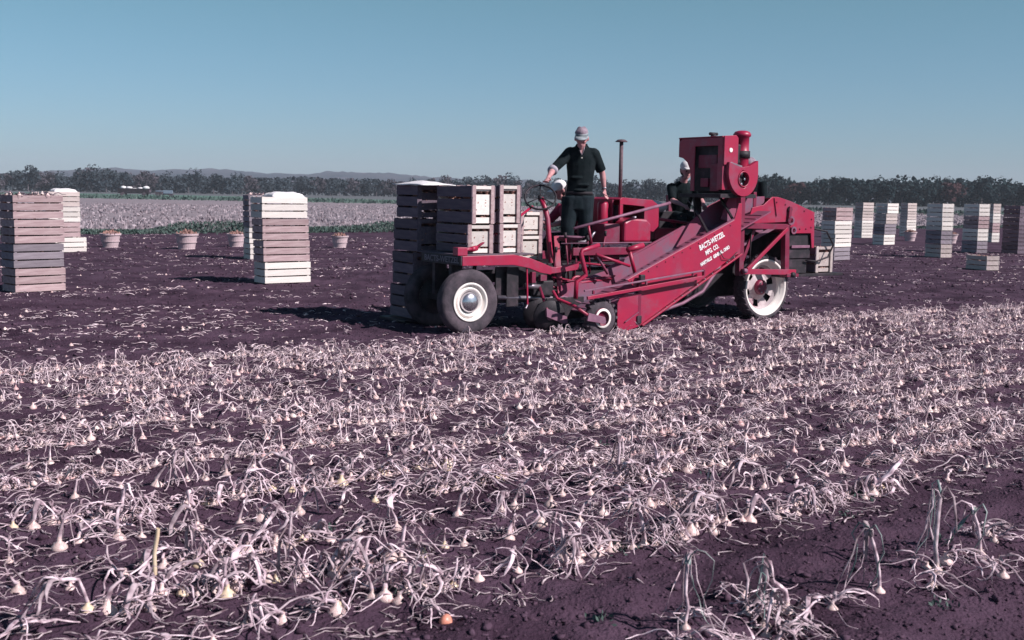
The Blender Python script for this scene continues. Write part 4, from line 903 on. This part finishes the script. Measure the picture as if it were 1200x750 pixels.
# rear hopper / hood
prism('rear_hood', [(4.36, 1.36), (4.44, 1.58), (4.66, 1.62), (4.83, 1.735), (4.95, 1.735), (5.22, 1.675), (5.72, 1.52), (5.74, 1.0), (5.69, 1.0), (5.66, 1.215), (5.30, 1.215), (5.15, 1.38), (4.5, 1.36)], -.42, -.40, 'red', hv)
MB().prism([(4.83, 1.72), (4.95, 1.72), (5.22, 1.66), (5.72, 1.505), (5.72, 1.49), (5.22, 1.645), (4.95, 1.705), (4.83, 1.705)], -.40, .5).prism([(5.72, 1.52), (5.735, 1.52), (5.735, 1.0), (5.72, 1.0)], -.40, .5).build('hood_top', 'red', hv)
prism('far_hood_side', [(4.36, 1.36), (4.44, 1.58), (4.83, 1.735), (4.95, 1.735), (5.72, 1.52), (5.74, 1.0), (4.5, 1.2)], .5, .515, 'redk', hv)
beam('hood_seam', (4.86, -.43, 1.72), (4.92, -.43, 1.46), .012, .01, 'redk', hv)
MB().lathe([(0, -.02), (.04, -.02), (.045, 0), (0, 0)], (5.18, -.43, 1.56), 'y', 16).build('pivot', 'black', hv); beam('lever', (5.18, -.45, 1.60), (5.16, -.45, 1.36), .05, .02, 'redk', hv)
MB().lathe([(.035, -.02), (.065, -.02), (.065, 0), (.035, 0), (.035, -.02)], (5.20, -.44, 1.40), 'y', 20).build('link_plate', 'redd', hv); MB().lathe([(.03, -.02), (.055, -.02), (.055, 0), (.03, 0), (.03, -.02)], (5.26, -.44, 1.26), 'y', 20).build('link_plate', 'redd', hv)
box('outlet_chute', (5.25, -.38, .85), (5.70, .48, 1.20), 'black', hv); box('outlet_lip', (5.28, -.41, 1.00), (5.66, -.39, 1.04), 'mauve', hv); box('rear_platform', (5.1, -.42, .58), (6.4, .35, .62), 'black', hv); box('rear_box', (5.28, -.36, .63), (5.66, .3, .84), 'black', hv)
tube('hose', [(5.60, -.40, 1.30), (6.0, -.42, 1.24), (6.16, -.42, 1.04), (6.05, -.42, .86), (5.80, -.42, .80), (5.6, -.40, .82)], .014, 'black', hv, 8)
box('side_platform', (-.25, 1.10, .03), (.75, 1.80, .06), 'black', hv); beam('platform_hanger', (.7, 1.1, .06), (.7, .9, .84), .04, .04, 'black', hv)
# lettering
def text(s, size, loc, xdir, nrm_, m, parent, align='LEFT', bold=.0, sx=1.0):
    cu = bpy.data.curves.new('t', 'FONT'); cu.body = s; cu.size = size; cu.extrude = .0015; cu.align_x = align; cu.align_y = 'CENTER'; cu.offset = bold; cu.space_character = 1.02
    t = bpy.data.objects.new('t', cu); col.objects.link(t); dg = bpy.context.evaluated_depsgraph_get()
    me = bpy.data.meshes.new_from_object(t.evaluated_get(dg)); bpy.data.objects.remove(t)
    me.materials.clear(); me.materials.append(M[m]); o = link('lettering', me, parent)
    x = Vector(xdir).normalized(); nn = Vector(nrm_).normalized(); y = nn.cross(x)
    o.matrix_local = Matrix(((x.x * sx, y.x, nn.x, loc[0]), (x.y * sx, y.y, nn.y, loc[1]), (x.z * sx, y.z, nn.z, loc[2]), (0, 0, 0, 1)))
    return o
sd_ = (1, 0, .42)
def fit(st, a, c, h, m, parent):
    L = math.hypot(c[0] - a[0], c[1] - a[1]); d = ((c[0] - a[0]) / L, (c[1] - a[1]) / L)
    o = text(st, h, (a[0] - d[1] * h * .3, NV - .004, a[1] + d[0] * h * .3), (d[0], 0, d[1]), (0, -1, 0), m, parent, bold=.003)
    xs = [v.co.x for v in o.data.vertices]; k = L / (max(xs) - min(xs))
    for v in o.data.vertices: v.co.x = (v.co.x - min(xs)) * k
fit('BACTS-WETZEL', (3.21, 1.01), (3.65, 1.20), .10, 'white', pan)
fit('MFG. CO.', (3.32, .945), (3.55, 1.045), .085, 'white', pan)
fit('HARTVILLE', (3.235, .80), (3.43, .89), .062, 'white', pan)
fit('GENERAL, OHIO', (3.46, .90), (3.75, 1.035), .062, 'white', pan)
text('BACTS-WETZEL', .105, (-.137, .80, .90), (0, -1, 0), (-1, 0, 0), 'grey_letter', pl, bold=.002, sx=1.12)

# ------------------------------------------------------------------ crates on the harvester
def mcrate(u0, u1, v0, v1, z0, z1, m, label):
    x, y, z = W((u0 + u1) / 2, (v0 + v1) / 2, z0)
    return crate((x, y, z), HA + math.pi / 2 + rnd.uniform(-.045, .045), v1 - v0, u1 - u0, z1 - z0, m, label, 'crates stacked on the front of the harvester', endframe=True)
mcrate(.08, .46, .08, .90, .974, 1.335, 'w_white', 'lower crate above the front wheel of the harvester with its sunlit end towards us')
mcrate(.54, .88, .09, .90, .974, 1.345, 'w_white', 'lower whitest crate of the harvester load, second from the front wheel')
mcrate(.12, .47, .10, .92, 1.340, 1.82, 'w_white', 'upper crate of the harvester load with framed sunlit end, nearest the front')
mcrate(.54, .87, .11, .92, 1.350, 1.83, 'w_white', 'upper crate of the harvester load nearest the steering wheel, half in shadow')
for k, z in enumerate((.065, .505, .945, 1.385)):
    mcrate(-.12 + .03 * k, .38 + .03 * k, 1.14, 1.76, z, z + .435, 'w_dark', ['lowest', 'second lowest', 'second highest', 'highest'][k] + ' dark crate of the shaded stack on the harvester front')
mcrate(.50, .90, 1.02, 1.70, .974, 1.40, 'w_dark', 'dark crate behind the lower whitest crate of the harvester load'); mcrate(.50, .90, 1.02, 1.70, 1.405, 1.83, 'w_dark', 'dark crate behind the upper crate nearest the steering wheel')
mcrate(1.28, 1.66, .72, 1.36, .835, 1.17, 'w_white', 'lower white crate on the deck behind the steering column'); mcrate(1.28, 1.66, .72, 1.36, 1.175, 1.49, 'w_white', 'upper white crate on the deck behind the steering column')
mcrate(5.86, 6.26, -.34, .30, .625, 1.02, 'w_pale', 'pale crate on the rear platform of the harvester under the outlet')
b = MB(); nn = 10
for i in range(nn + 1):
    for j in range(nn + 1):
        u, v = i / nn, j / nn; b.v.append((-.10 + .52 * u, .95 + .8 * v, 1.825 + .05 * math.sin(math.pi * u) * math.sin(math.pi * v) + .015 * float(vnoise(np.array(u * 5), np.array(v * 5)))))
for i in range(nn):
    for j in range(nn): q = i * (nn + 1) + j; b.f.append((q, q + nn + 1, q + nn + 2, q + 1))
o = b.build('tarpaulin', 'cloth_w', smooth=True); o.location = (OX, OY, 0); o.rotation_euler = (0, 0, HA); sm = o.modifiers.new('t', 'SOLIDIFY'); sm.thickness = .01; setp(o, 'thin white cloth spread over the top of the shaded crates', 'cloth')
# white sack on the machine
s_ = MB().lathe([(0, 0), (.16, .02), (.22, .10), (.19, .18), (.08, .23), (0, .24)], (0, 0, 0), 'z', 18).build('sack', 'cloth_w', smooth=True); s_.location = W(3.75, 1.0, 1.47); s_.scale = (1.3, 1, .8); setp(s_, 'small white sack lying between the lower engine and the seated worker', 'sack')

# ------------------------------------------------------------------ people
def remesh(name, mb, m, parent, vox=.012, it=3):
    o = link(name, new_mesh(name, mb.v, mb.f, M[m]), parent)
    r = o.modifiers.new('r', 'REMESH'); r.mode = 'VOXEL'; r.voxel_size = vox; s = o.modifiers.new('s', 'SMOOTH'); s.iterations = it; s.factor = .5
    dg = bpy.context.evaluated_depsgraph_get(); me = bpy.data.meshes.new_from_object(o.evaluated_get(dg)); me.materials.clear(); me.materials.append(M[m])
    me.polygons.foreach_set('use_smooth', [True] * len(me.polygons)); o.modifiers.clear(); o.data = me; me.name = name
    return o
def etube(b, path, n=14, xref=(1, 0, 0)):
    """path: (point, ra, rb): ra across (towards xref), rb in depth"""
    P = [Vector(p[0]) for p in path]; k = len(P); vs = []; X_ = Vector(xref)
    for i in range(k):
        d = (P[min(i + 1, k - 1)] - P[max(i - 1, 0)]).normalized(); x = X_ - d * X_.dot(d)
        if x.length < .2: x = Vector((0, 1, 0)) - d * d.y
        x.normalize(); y = d.cross(x)
        for j in range(n):
            t = 2 * math.pi * j / n; vs.append(P[i] + x * math.cos(t) * path[i][1] + y * math.sin(t) * path[i][2])
    fs = [(i * n + j, i * n + (j + 1) % n, (i + 1) * n + (j + 1) % n, (i + 1) * n + j) for i in range(k - 1) for j in range(n)]
    fs += [tuple(range(n - 1, -1, -1)), tuple((k - 1) * n + j for j in range(n))]
    b.add(vs, fs)
def ball(b, c, r, n=12):
    c = Vector(c); r = Vector(r) if not isinstance(r, (int, float)) else Vector((r, r, r))
    vs = [c + Vector((0, 0, -r.z))]; 
    for i in range(1, n // 2):
        ph = -math.pi / 2 + math.pi * i / (n // 2)
        vs += [c + Vector((math.cos(ph) * math.cos(2 * math.pi * j / n) * r.x, math.cos(ph) * math.sin(2 * math.pi * j / n) * r.y, math.sin(ph) * r.z)) for j in range(n)]
    vs.append(c + Vector((0, 0, r.z))); m_ = n // 2 - 1; L_ = len(vs) - 1; fs = []
    for j in range(n):
        fs.append((0, 1 + (j + 1) % n, 1 + j)); fs.append((L_, 1 + (m_ - 1) * n + j, 1 + (m_ - 1) * n + (j + 1) % n))
        for i in range(m_ - 1): a = 1 + i * n + j; c2 = 1 + i * n + (j + 1) % n; fs.append((a, c2, c2 + n, a + n))
    b.add(vs, fs)
def hand(b, wrist, fwd, side, curl, s=1.0, thumb=1):
    """palm and five bent fingers. fwd: along the hand, side: across the palm to the thumb, the palm normal curls"""
    f = Vector(fwd).normalized(); sd2 = Vector(side); sd2 = (sd2 - f * sd2.dot(f)).normalized(); nn = f.cross(sd2) * thumb
    w_ = Vector(wrist); etube(b, [(w_, .024 * s, .019 * s), (w_ + f * .035 * s, .036 * s, .019 * s), (w_ + f * .085 * s, .042 * s, .016 * s)], 10, tuple(sd2))
    for k, (off, L) in enumerate(((.031, .070), (.011, .080), (-.010, .074), (-.030, .058))):
        p = w_ + f * .082 * s + sd2 * off * s; d = f.copy(); pts = [(p - f * .02 * s, .0095 * s)]
        for j in range(3):
            d = (d * math.cos(curl) + nn * math.sin(curl)).normalized(); p = p + d * L * s * (.42, .33, .25)[j]; pts.append((p, (.0095, .009, .008)[j] * s))
        b.tube([q[0] for q in pts], [q[1] for q in pts], 7)
    p = w_ + f * .028 * s + sd2 * .03 * s; b.tube([p - sd2 * .012 * s, p + (f * .6 + sd2 * .8) * .03 * s, p + (f * .8 + sd2 * .55 + nn * .6) * .055 * s, p + (f * .85 + sd2 * .3 + nn * 1.0) * .075 * s], [.012 * s, .0115 * s, .0105 * s, .009 * s], 7)
def head(b, c, ax, s=1.0):
    """c: centre; ax: (right, front, up) axes"""
    X_, Y_, Z_ = ax; c = Vector(c); n0 = len(b.v)
    q = MB(); ball(q, (0, .005, .02), (.075, .092, .105), 18); ball(q, (0, .045, -.062), (.050, .048, .055), 14); ball(q, (0, .06, .035), (.055, .035, .018), 12)
    etube(q, [((0, .088, .02), .009, .010), ((0, .105, -.015), .013, .014), ((0, .100, -.025), .016, .012)], 8); ball(q, (0, .082, -.052), (.026, .012, .007), 10); ball(q, (0, .075, -.095), (.022, .018, .018), 10)
    for s_ in (-1, 1): ball(q, (s_ * .078, -.008, -.005), (.012, .020, .032), 10); ball(q, (s_ * .035, .070, -.02), (.022, .018, .018), 10)
    b.add([c + (X_ * v[0] + Y_ * v[1] + Z_ * v[2]) * s for v in q.v], q.f)
def frame_axes(yaw, pitch, roll=0):
    m = Euler((pitch, roll, yaw), 'XYZ').to_matrix(); return m @ Vector((1, 0, 0)), m @ Vector((0, 1, 0)), m @ Vector((0, 0, 1))
def facebits(parent, c, ax):
    c = Vector(c); X_, Y_, Z_ = ax
    for s_ in (-1, 1):
        q = MB(); ball(q, c + X_ * .031 * s_ + Y_ * .084 + Z_ * .008, .011, 8); q.build('eye', 'hair', parent, True)
        q = MB(); q.tube([c + X_ * .015 * s_ + Y_ * .096 + Z_ * .028, c + X_ * .045 * s_ + Y_ * .086 + Z_ * .030], .005, 5); q.build('eyebrow', 'hair', parent, True)
    q = MB(); q.tube([c + X_ * -.022 + Y_ * .088 - Z_ * .054, c + Y_ * .096 - Z_ * .055, c + X_ * .022 + Y_ * .088 - Z_ * .054], .0035, 5); q.build('mouth', 'redk', parent, True)
def driver():
    px, py = .82, 15.78
    root = empty('person', (px, py, 0), 0, 'standing driver in black shirt and cap with one hand on the steering wheel', 'person')
    root.location.z = 0
    HC = (.080, -.085, 2.475); ax = frame_axes(math.pi + R(-6), R(-0)); ax = (ax[0], ax[1], ax[2]); tilt = Matrix.Rotation(R(20), 3, ax[0]); ax = (ax[0], (tilt @ ax[1]) if (tilt @ ax[1]).z < 0 else (tilt.inverted() @ ax[1]), Vector())
    ax = (ax[0], ax[1], ax[0].cross(ax[1]))
    b = MB(); head(b, HC, ax, 1.12)
    etube(b, [((.09, .03, 2.28), .06, .06), ((.085, .0, 2.36), .055, .058), ((.078, -.02, 2.46), .054, .060)])
    torso = [((.06, .03, 1.62), .165, .12), ((.07, .03, 1.72), .160, .118), ((.075, .03, 1.84), .150, .11), ((.08, .02, 2.0), .165, .115), ((.085, .02, 2.16), .185, .12), ((.09, .02, 2.27), .175, .10), ((.09, .02, 2.34), .10, .07)]
    etube(b, torso)
    RS, RE, RH = (-.085, .01, 2.27), (-.30, -.20, 2.05), (-.375, -.43, 1.93)
    LS, LE, LH = (.27, .03, 2.26), (.385, .09, 2.01), (.415, .09, 1.80)
    def arm(bb, S, E_, H_, g=0):
        S, E_, H_ = Vector(S), Vector(E_), Vector(H_)
        inn = Vector((.09, .02, 2.30)); ball(bb, S + (inn - S) * .12 + Vector((0, 0, .0)), .078 + g * .8, 14); etube(bb, [(S.lerp(inn, .45), .062 + g, .066 + g), (S, .066 + g, .068 + g), (S.lerp(E_, .3), .054 + g, .056 + g), (S.lerp(E_, .8), .044 + g, .044 + g), (E_, .041 + g, .042 + g)], 12)
    def fore(bb, E_, H_):
        E_, H_ = Vector(E_), Vector(H_); etube(bb, [(E_, .042, .042), (E_.lerp(H_, .3), .043, .041), (E_.lerp(H_, .8), .030, .027), (H_, .026, .022)], 12)
    arm(b, RS, RE, RH); fore(b, RE, RH); arm(b, LS, LE, LH); fore(b, LE, LH)
    hand(b, RH, (-.25, -.75, -.55), (.8, -.3, 0), .55, 1.0, 1); hand(b, LH, (.15, .05, -1), (-.5, -.8, 0), .45, 1.0, -1)
    def leg(bb, hx, kx, fx, g=0, fy=0):
        etube(bb, [((hx, .03, 1.70), .095 + g, .105 + g), ((hx, .03, 1.55), .088 + g, .098 + g), ((kx, -.02 + fy, 1.27), .062 + g, .066 + g), ((kx, .0 + fy, 1.12), .056 + g, .060 + g), ((fx, .04 + fy, .92), .042 + g, .045 + g)])
    leg(b, -.02, -.06, -.07); leg(b, .15, .16, .17, 0, .05)
    for fx, fy in ((-.07, 0), (.17, .05)): etube(b, [((fx, .06 + fy, .875), .04, .035), ((fx, -.05 + fy, .87), .042, .03), ((fx, -.14 + fy, .86), .035, .022)], 10)
    body = remesh('body', b, 'skin', root, .0085, 2); facebits(body, HC, ax)
    s = MB(); etube(s, [((.07, .03, 1.70), .186, .140), ((.075, .03, 1.80), .176, .130), ((.08, .025, 1.95), .178, .128), ((.085, .02, 2.12), .200, .132), ((.09, .02, 2.24), .205, .122), ((.09, .02, 2.315), .168, .10), ((.088, .02, 2.36), .105, .085), ((.088, .01, 2.405), .072, .072)])
    arm(s, RS, RE, RH, .020)
    LS_, LE_ = Vector(LS), Vector(LE); inn = Vector((.09, .02, 2.31)); ball(s, LS_ + (inn - LS_) * .12, .094, 14); etube(s, [(LS_.lerp(inn, .45), .085, .085), (LS_, .084, .086), (LS_.lerp(LE_, .4), .074, .078), (LS_.lerp(LE_, .85), .070, .072)])
    for (z, sx_) in ((1.85, .05), (1.95, -.06), (1.78, .0)): ball(s, (.075 + sx_, -.10, z), (.09, .03, .02), 10)
    remesh('shirt', s, 'shirt', root, .011, 2)
    cfc = Vector(RE) + (Vector(RE) - Vector(RS)).normalized() * -.02; d = (Vector(RH) - Vector(RE)).normalized()
    c = MB(); etube(c, [(Vector(RE) - d * .03, .068, .066), (Vector(RE) + d * .03, .072, .070), (Vector(RE) + d * .05, .066, .064)], 14); c.build('rolled_cuff', 'cuff', root, True)
    t = MB(); etube(t, [((.05, .03, 1.52), .19, .14), ((.06, .03, 1.64), .196, .142), ((.07, .03, 1.74), .174, .130)]); leg(t, -.045, -.085, -.09, .034); leg(t, .15, .165, .175, .034, .05)
    remesh('trousers', t, 'trousers', root, .012, 2)
    q = MB(); q.lathe([(.0, .0), (.001, .0)], (0, 0, 0), 'z', 4); q = MB(); etube(q, [((.07, .03, 1.725), .185, .142), ((.07, .03, 1.765), .184, .141)], 24); q.build('belt', 'hair', root, True)
    for fx, fy in ((-.08, 0), (.175, .05)):
        q = MB(); etube(q, [((fx, .09 + fy, .865), .045, .030), ((fx, .0 + fy, .885), .050, .05), ((fx, -.10 + fy, .868), .050, .036), ((fx, -.17 + fy, .858), .040, .022)], 12); q.build('boot', 'boot', root, True)
    # neckline, pendant
    q = MB(); q.tube([(.05, -.112, 2.37), (.062, -.135, 2.30), (.085, -.150, 2.25), (.108, -.135, 2.30), (.122, -.112, 2.37)], .004, 6); q.build('neck_cord', 'cuff', root, True)
    q = MB(); q.add([(.045, -.100, 2.372), (.128, -.100, 2.372), (.086, -.142, 2.24), (.045, -.085, 2.372), (.128, -.085, 2.372), (.086, -.12, 2.24)], [(0, 2, 1), (3, 4, 5), (0, 1, 4, 3), (1, 2, 5, 4), (2, 0, 3, 5)]); q.build('open_neckline', 'skin', root)
    q = MB(); q.tube([(.02, -.06, 2.40), (.04, -.125, 2.33), (.085, -.145, 2.235), (.132, -.125, 2.33), (.152, -.06, 2.40)], .012, 6); q.build('collar', 'shirt', root, True)
    q = MB(); ball(q, (.085, -.150, 2.215), .010, 8); q.build('pendant', 'cream', root, True)
    # wristwatch
    wv = Vector(LE).lerp(Vector(LH), .92); q = MB(); dd = (Vector(LH) - Vector(LE)).normalized(); etube(q, [(wv - dd * .012, .034, .031), (wv + dd * .012, .033, .030)], 14); q.build('wristwatch', 'steel', root, True)
    # cap: crown and visor
    X_, Y_, Z_ = ax; C_ = Vector(HC)
    q = MB(); ball(q, (0, -.005, .01), (.086, .098, .062), 18); q.v = [(v[0] * (1 + .06 * math.sin(v[1] * 60)), v[1], v[2] + .010 * math.sin(v[0] * 70 + v[1] * 40)) for v in q.v]; qq = MB(); qq.add([C_ + X_ * v[0] + Y_ * (v[1] + .0) + Z_ * (v[2] + .085) for v in q.v], q.f); cap = qq.build('cap', 'cap_m', root, True)
    vz = MB(); n = 12; P1 = [];
    for i in range(n + 1):
        a = math.pi * i / n; P1.append((math.cos(a) * .086, .055 + math.sin(a) * .045, .055)); P1.append((math.cos(a) * .092, .06 + math.sin(a) * .125, .030))
    vs = [C_ + X_ * p[0] + Y_ * p[1] + Z_ * p[2] for p in P1] + [C_ + X_ * p[0] + Y_ * p[1] + Z_ * (p[2] + .008) for p in P1]; N_ = len(P1)
    fs = []
    for i in range(n): a = 2 * i; fs += [(a, a + 1, a + 3, a + 2), (N_ + a, N_ + a + 2, N_ + a + 3, N_ + a + 1), (a + 1, N_ + a + 1, N_ + a + 3, a + 3), (a, a + 2, N_ + a + 2, N_ + a)]
    vz.add(vs, fs); vz.build('visor', 'cap_v', cap, True)
    q = MB(); etube(q, [(C_ + Z_ * .045, .083, .098), (C_ + Z_ * .085, .093, .108)], 20, tuple(X_)); q.build('cap_band', 'cap_v', cap, True)
    q = MB(); ball(q, C_ + Y_ * -.03 + Z_ * .01, (.082, .085, .085), 14); q.build('hair', 'hair', root, True)
driver()
def seated(root_loc, yaw, seat_z, lean, headpitch, shirt, trousers, capm, label, arms='down', standing=False, vox=.014):
    """person built facing +Y, then turned"""
    root = empty('person', root_loc, yaw, label, 'person')
    z0 = seat_z; L = math.sin(lean); Cc = math.cos(lean)
    def T(x, h, dy=0): return (x, L * h + dy, z0 + Cc * h)
    hc = (0, L * .66 + .05, z0 + Cc * .66 + .03); ax = frame_axes(0, -headpitch)
    b = MB(); head(b, hc, ax, 1.0); etube(b, [(T(0, .48), .055, .058), (T(0, .60, .02), .052, .058)])
    etube(b, [(T(0, -.04), .165, .13), (T(0, .10), .150, .115), (T(0, .28), .165, .115), (T(0, .42), .175, .11), (T(0, .50), .10, .075)])
    s = MB(); etube(s, [(T(0, -.06), .185, .150), (T(0, .10), .170, .132), (T(0, .28), .185, .132), (T(0, .43), .195, .120), (T(0, .52), .085, .08)])
    for sg in (-1, 1):
        S = Vector(T(sg * .18, .44))
        if arms == 'down': E_ = S + Vector((sg * .06, .05, -.27)); H_ = E_ + Vector((-sg * .02, .10, -.22))
        else: E_ = S + Vector((sg * .05, .18, -.20)); H_ = E_ + Vector((-sg * .06, .22, -.06))
        etube(b, [(S, .055, .055), (S.lerp(E_, .8), .043, .044), (E_, .040, .040)], 10); etube(b, [(E_, .040, .040), (E_.lerp(H_, .3), .041, .039), (H_, .026, .022)], 10)
        hand(b, H_, (H_ - E_), (-sg, .2, 0), .35, 1.0, -sg); etube(s, [(S + Vector((0, 0, .02)), .074, .074), (S.lerp(E_, .5), .066, .066), (S.lerp(E_, .95), .060, .060)], 12)
    t = MB(); etube(t, [((0, 0, z0 - .10), .17, .14), ((0, 0, z0 + .03), .18, .145)])
    for sg in (-1, 1):
        if standing: K = (sg * .10, .02, z0 - .42); F_ = (sg * .10, .0, z0 - .80)
        else: K = (sg * .12, .42, z0 - .03); F_ = (sg * .12, .40, z0 - .42)
        Hh = (sg * .09, .0, z0 - .03)
        etube(b, [(Hh, .085, .09), (K, .058, .06)], 12); etube(b, [(K, .058, .06), (F_, .038, .042)], 12); etube(b, [((F_[0], F_[1] - .05, F_[2] - .03), .035, .035), ((F_[0], F_[1] + .14, F_[2] - .05), .035, .025)], 10)
        etube(t, [(Hh, .105, .108), (K, .082, .082)], 12); etube(t, [(K, .082, .082), ((F_[0], F_[1], F_[2] + .03), .064, .066)], 12)
        q = MB(); etube(q, [((F_[0], F_[1] - .06, F_[2] - .04), .04, .04), ((F_[0], F_[1] + .08, F_[2] - .04), .048, .04), ((F_[0], F_[1] + .17, F_[2] - .06), .04, .022)], 12); q.build('boot', 'boot', root, True)
    body = remesh('body', b, 'skin', root, vox * .8, 2); facebits(body, hc, ax); remesh('shirt', s, shirt, root, vox, 2); remesh('trousers', t, trousers, root, vox, 2)
    X_, Y_, Z_ = ax; C_ = Vector(hc); q = MB(); ball(q, (0, 0, 0), (.096, .112, .085), 18); qq = MB(); qq.add([C_ + X_ * v[0] + Y_ * v[1] + Z_ * (v[2] + .065) for v in q.v], q.f); cap = qq.build('cap', capm, root, True)
    q = MB(); q.prism([(-.08, 0), (.08, 0), (.07, .012), (-.07, .012)], .05, .17); qq = MB(); qq.add([C_ + X_ * v[0] + Y_ * (v[1]) + Z_ * (v[2] + .045) for v in q.v], q.f); qq.build('visor', capm, cap)
    q = MB(); ball(q, C_ - Y_ * .03, (.084, .085, .095), 14); q.build('hair', 'hair', root, True)
    return root
x, y, _ = W(2.46, 1.02, 0)
seated((x, y, 0), R(115), 1.13, .35, R(25), 'redshirt', 'trousers', 'cap_w', 'seated worker in red shirt and white cap behind the driver', arms='fwd')
box('worker_stool', (2.27, .9, .83), (2.57, 1.15, 1.06), 'black', hv)
x, y, _ = W(4.36, 1.02, 0)
seated((x, y, 0), R(-165), 1.44, .30, R(10), 'shirt', 'trousers', 'cap_w', 'worker in dark clothes and white cap sitting left of the raised engine', arms='fwd')
box('worker_bench', (4.1, .86, 1.26), (4.56, 1.26, 1.31), 'black', hv); box('bench_leg', (4.3, .95, .72), (4.4, 1.05, 1.26), 'black', hv)
x, y, _ = W(5.60, .76, 0)
seated((x, y, 0), R(150), 1.50, .05, R(15), 'shirt', 'trousers', 'cap_m', 'worker with bare forearm standing behind the rear hood, head hidden by the air cleaner', arms='down', standing=True)
box('worker_step', (5.25, .55, .62), (6.0, 1.05, .65), 'black', hv)

# ------------------------------------------------------------------ the air
def haze():
    b = MB().box((-6500, -30, -8), (6500, 3100, 75)); m = bpy.data.materials.new('haze'); m.use_nodes = True; t = m.node_tree
    t.nodes.remove(t.nodes['Principled BSDF']); v = t.nodes.new('ShaderNodeVolumePrincipled'); v.inputs['Density'].default_value = .00022; v.inputs['Color'].default_value = (.80, .86, .97, 1)
    t.links.new(v.outputs[0], t.nodes['Material Output'].inputs['Volume'])
    o = link('haze', new_mesh('haze', b.v, b.f, m)); setp(o, 'thin bluish haze over the far fields and hills', 'haze', kind='stuff')
haze()
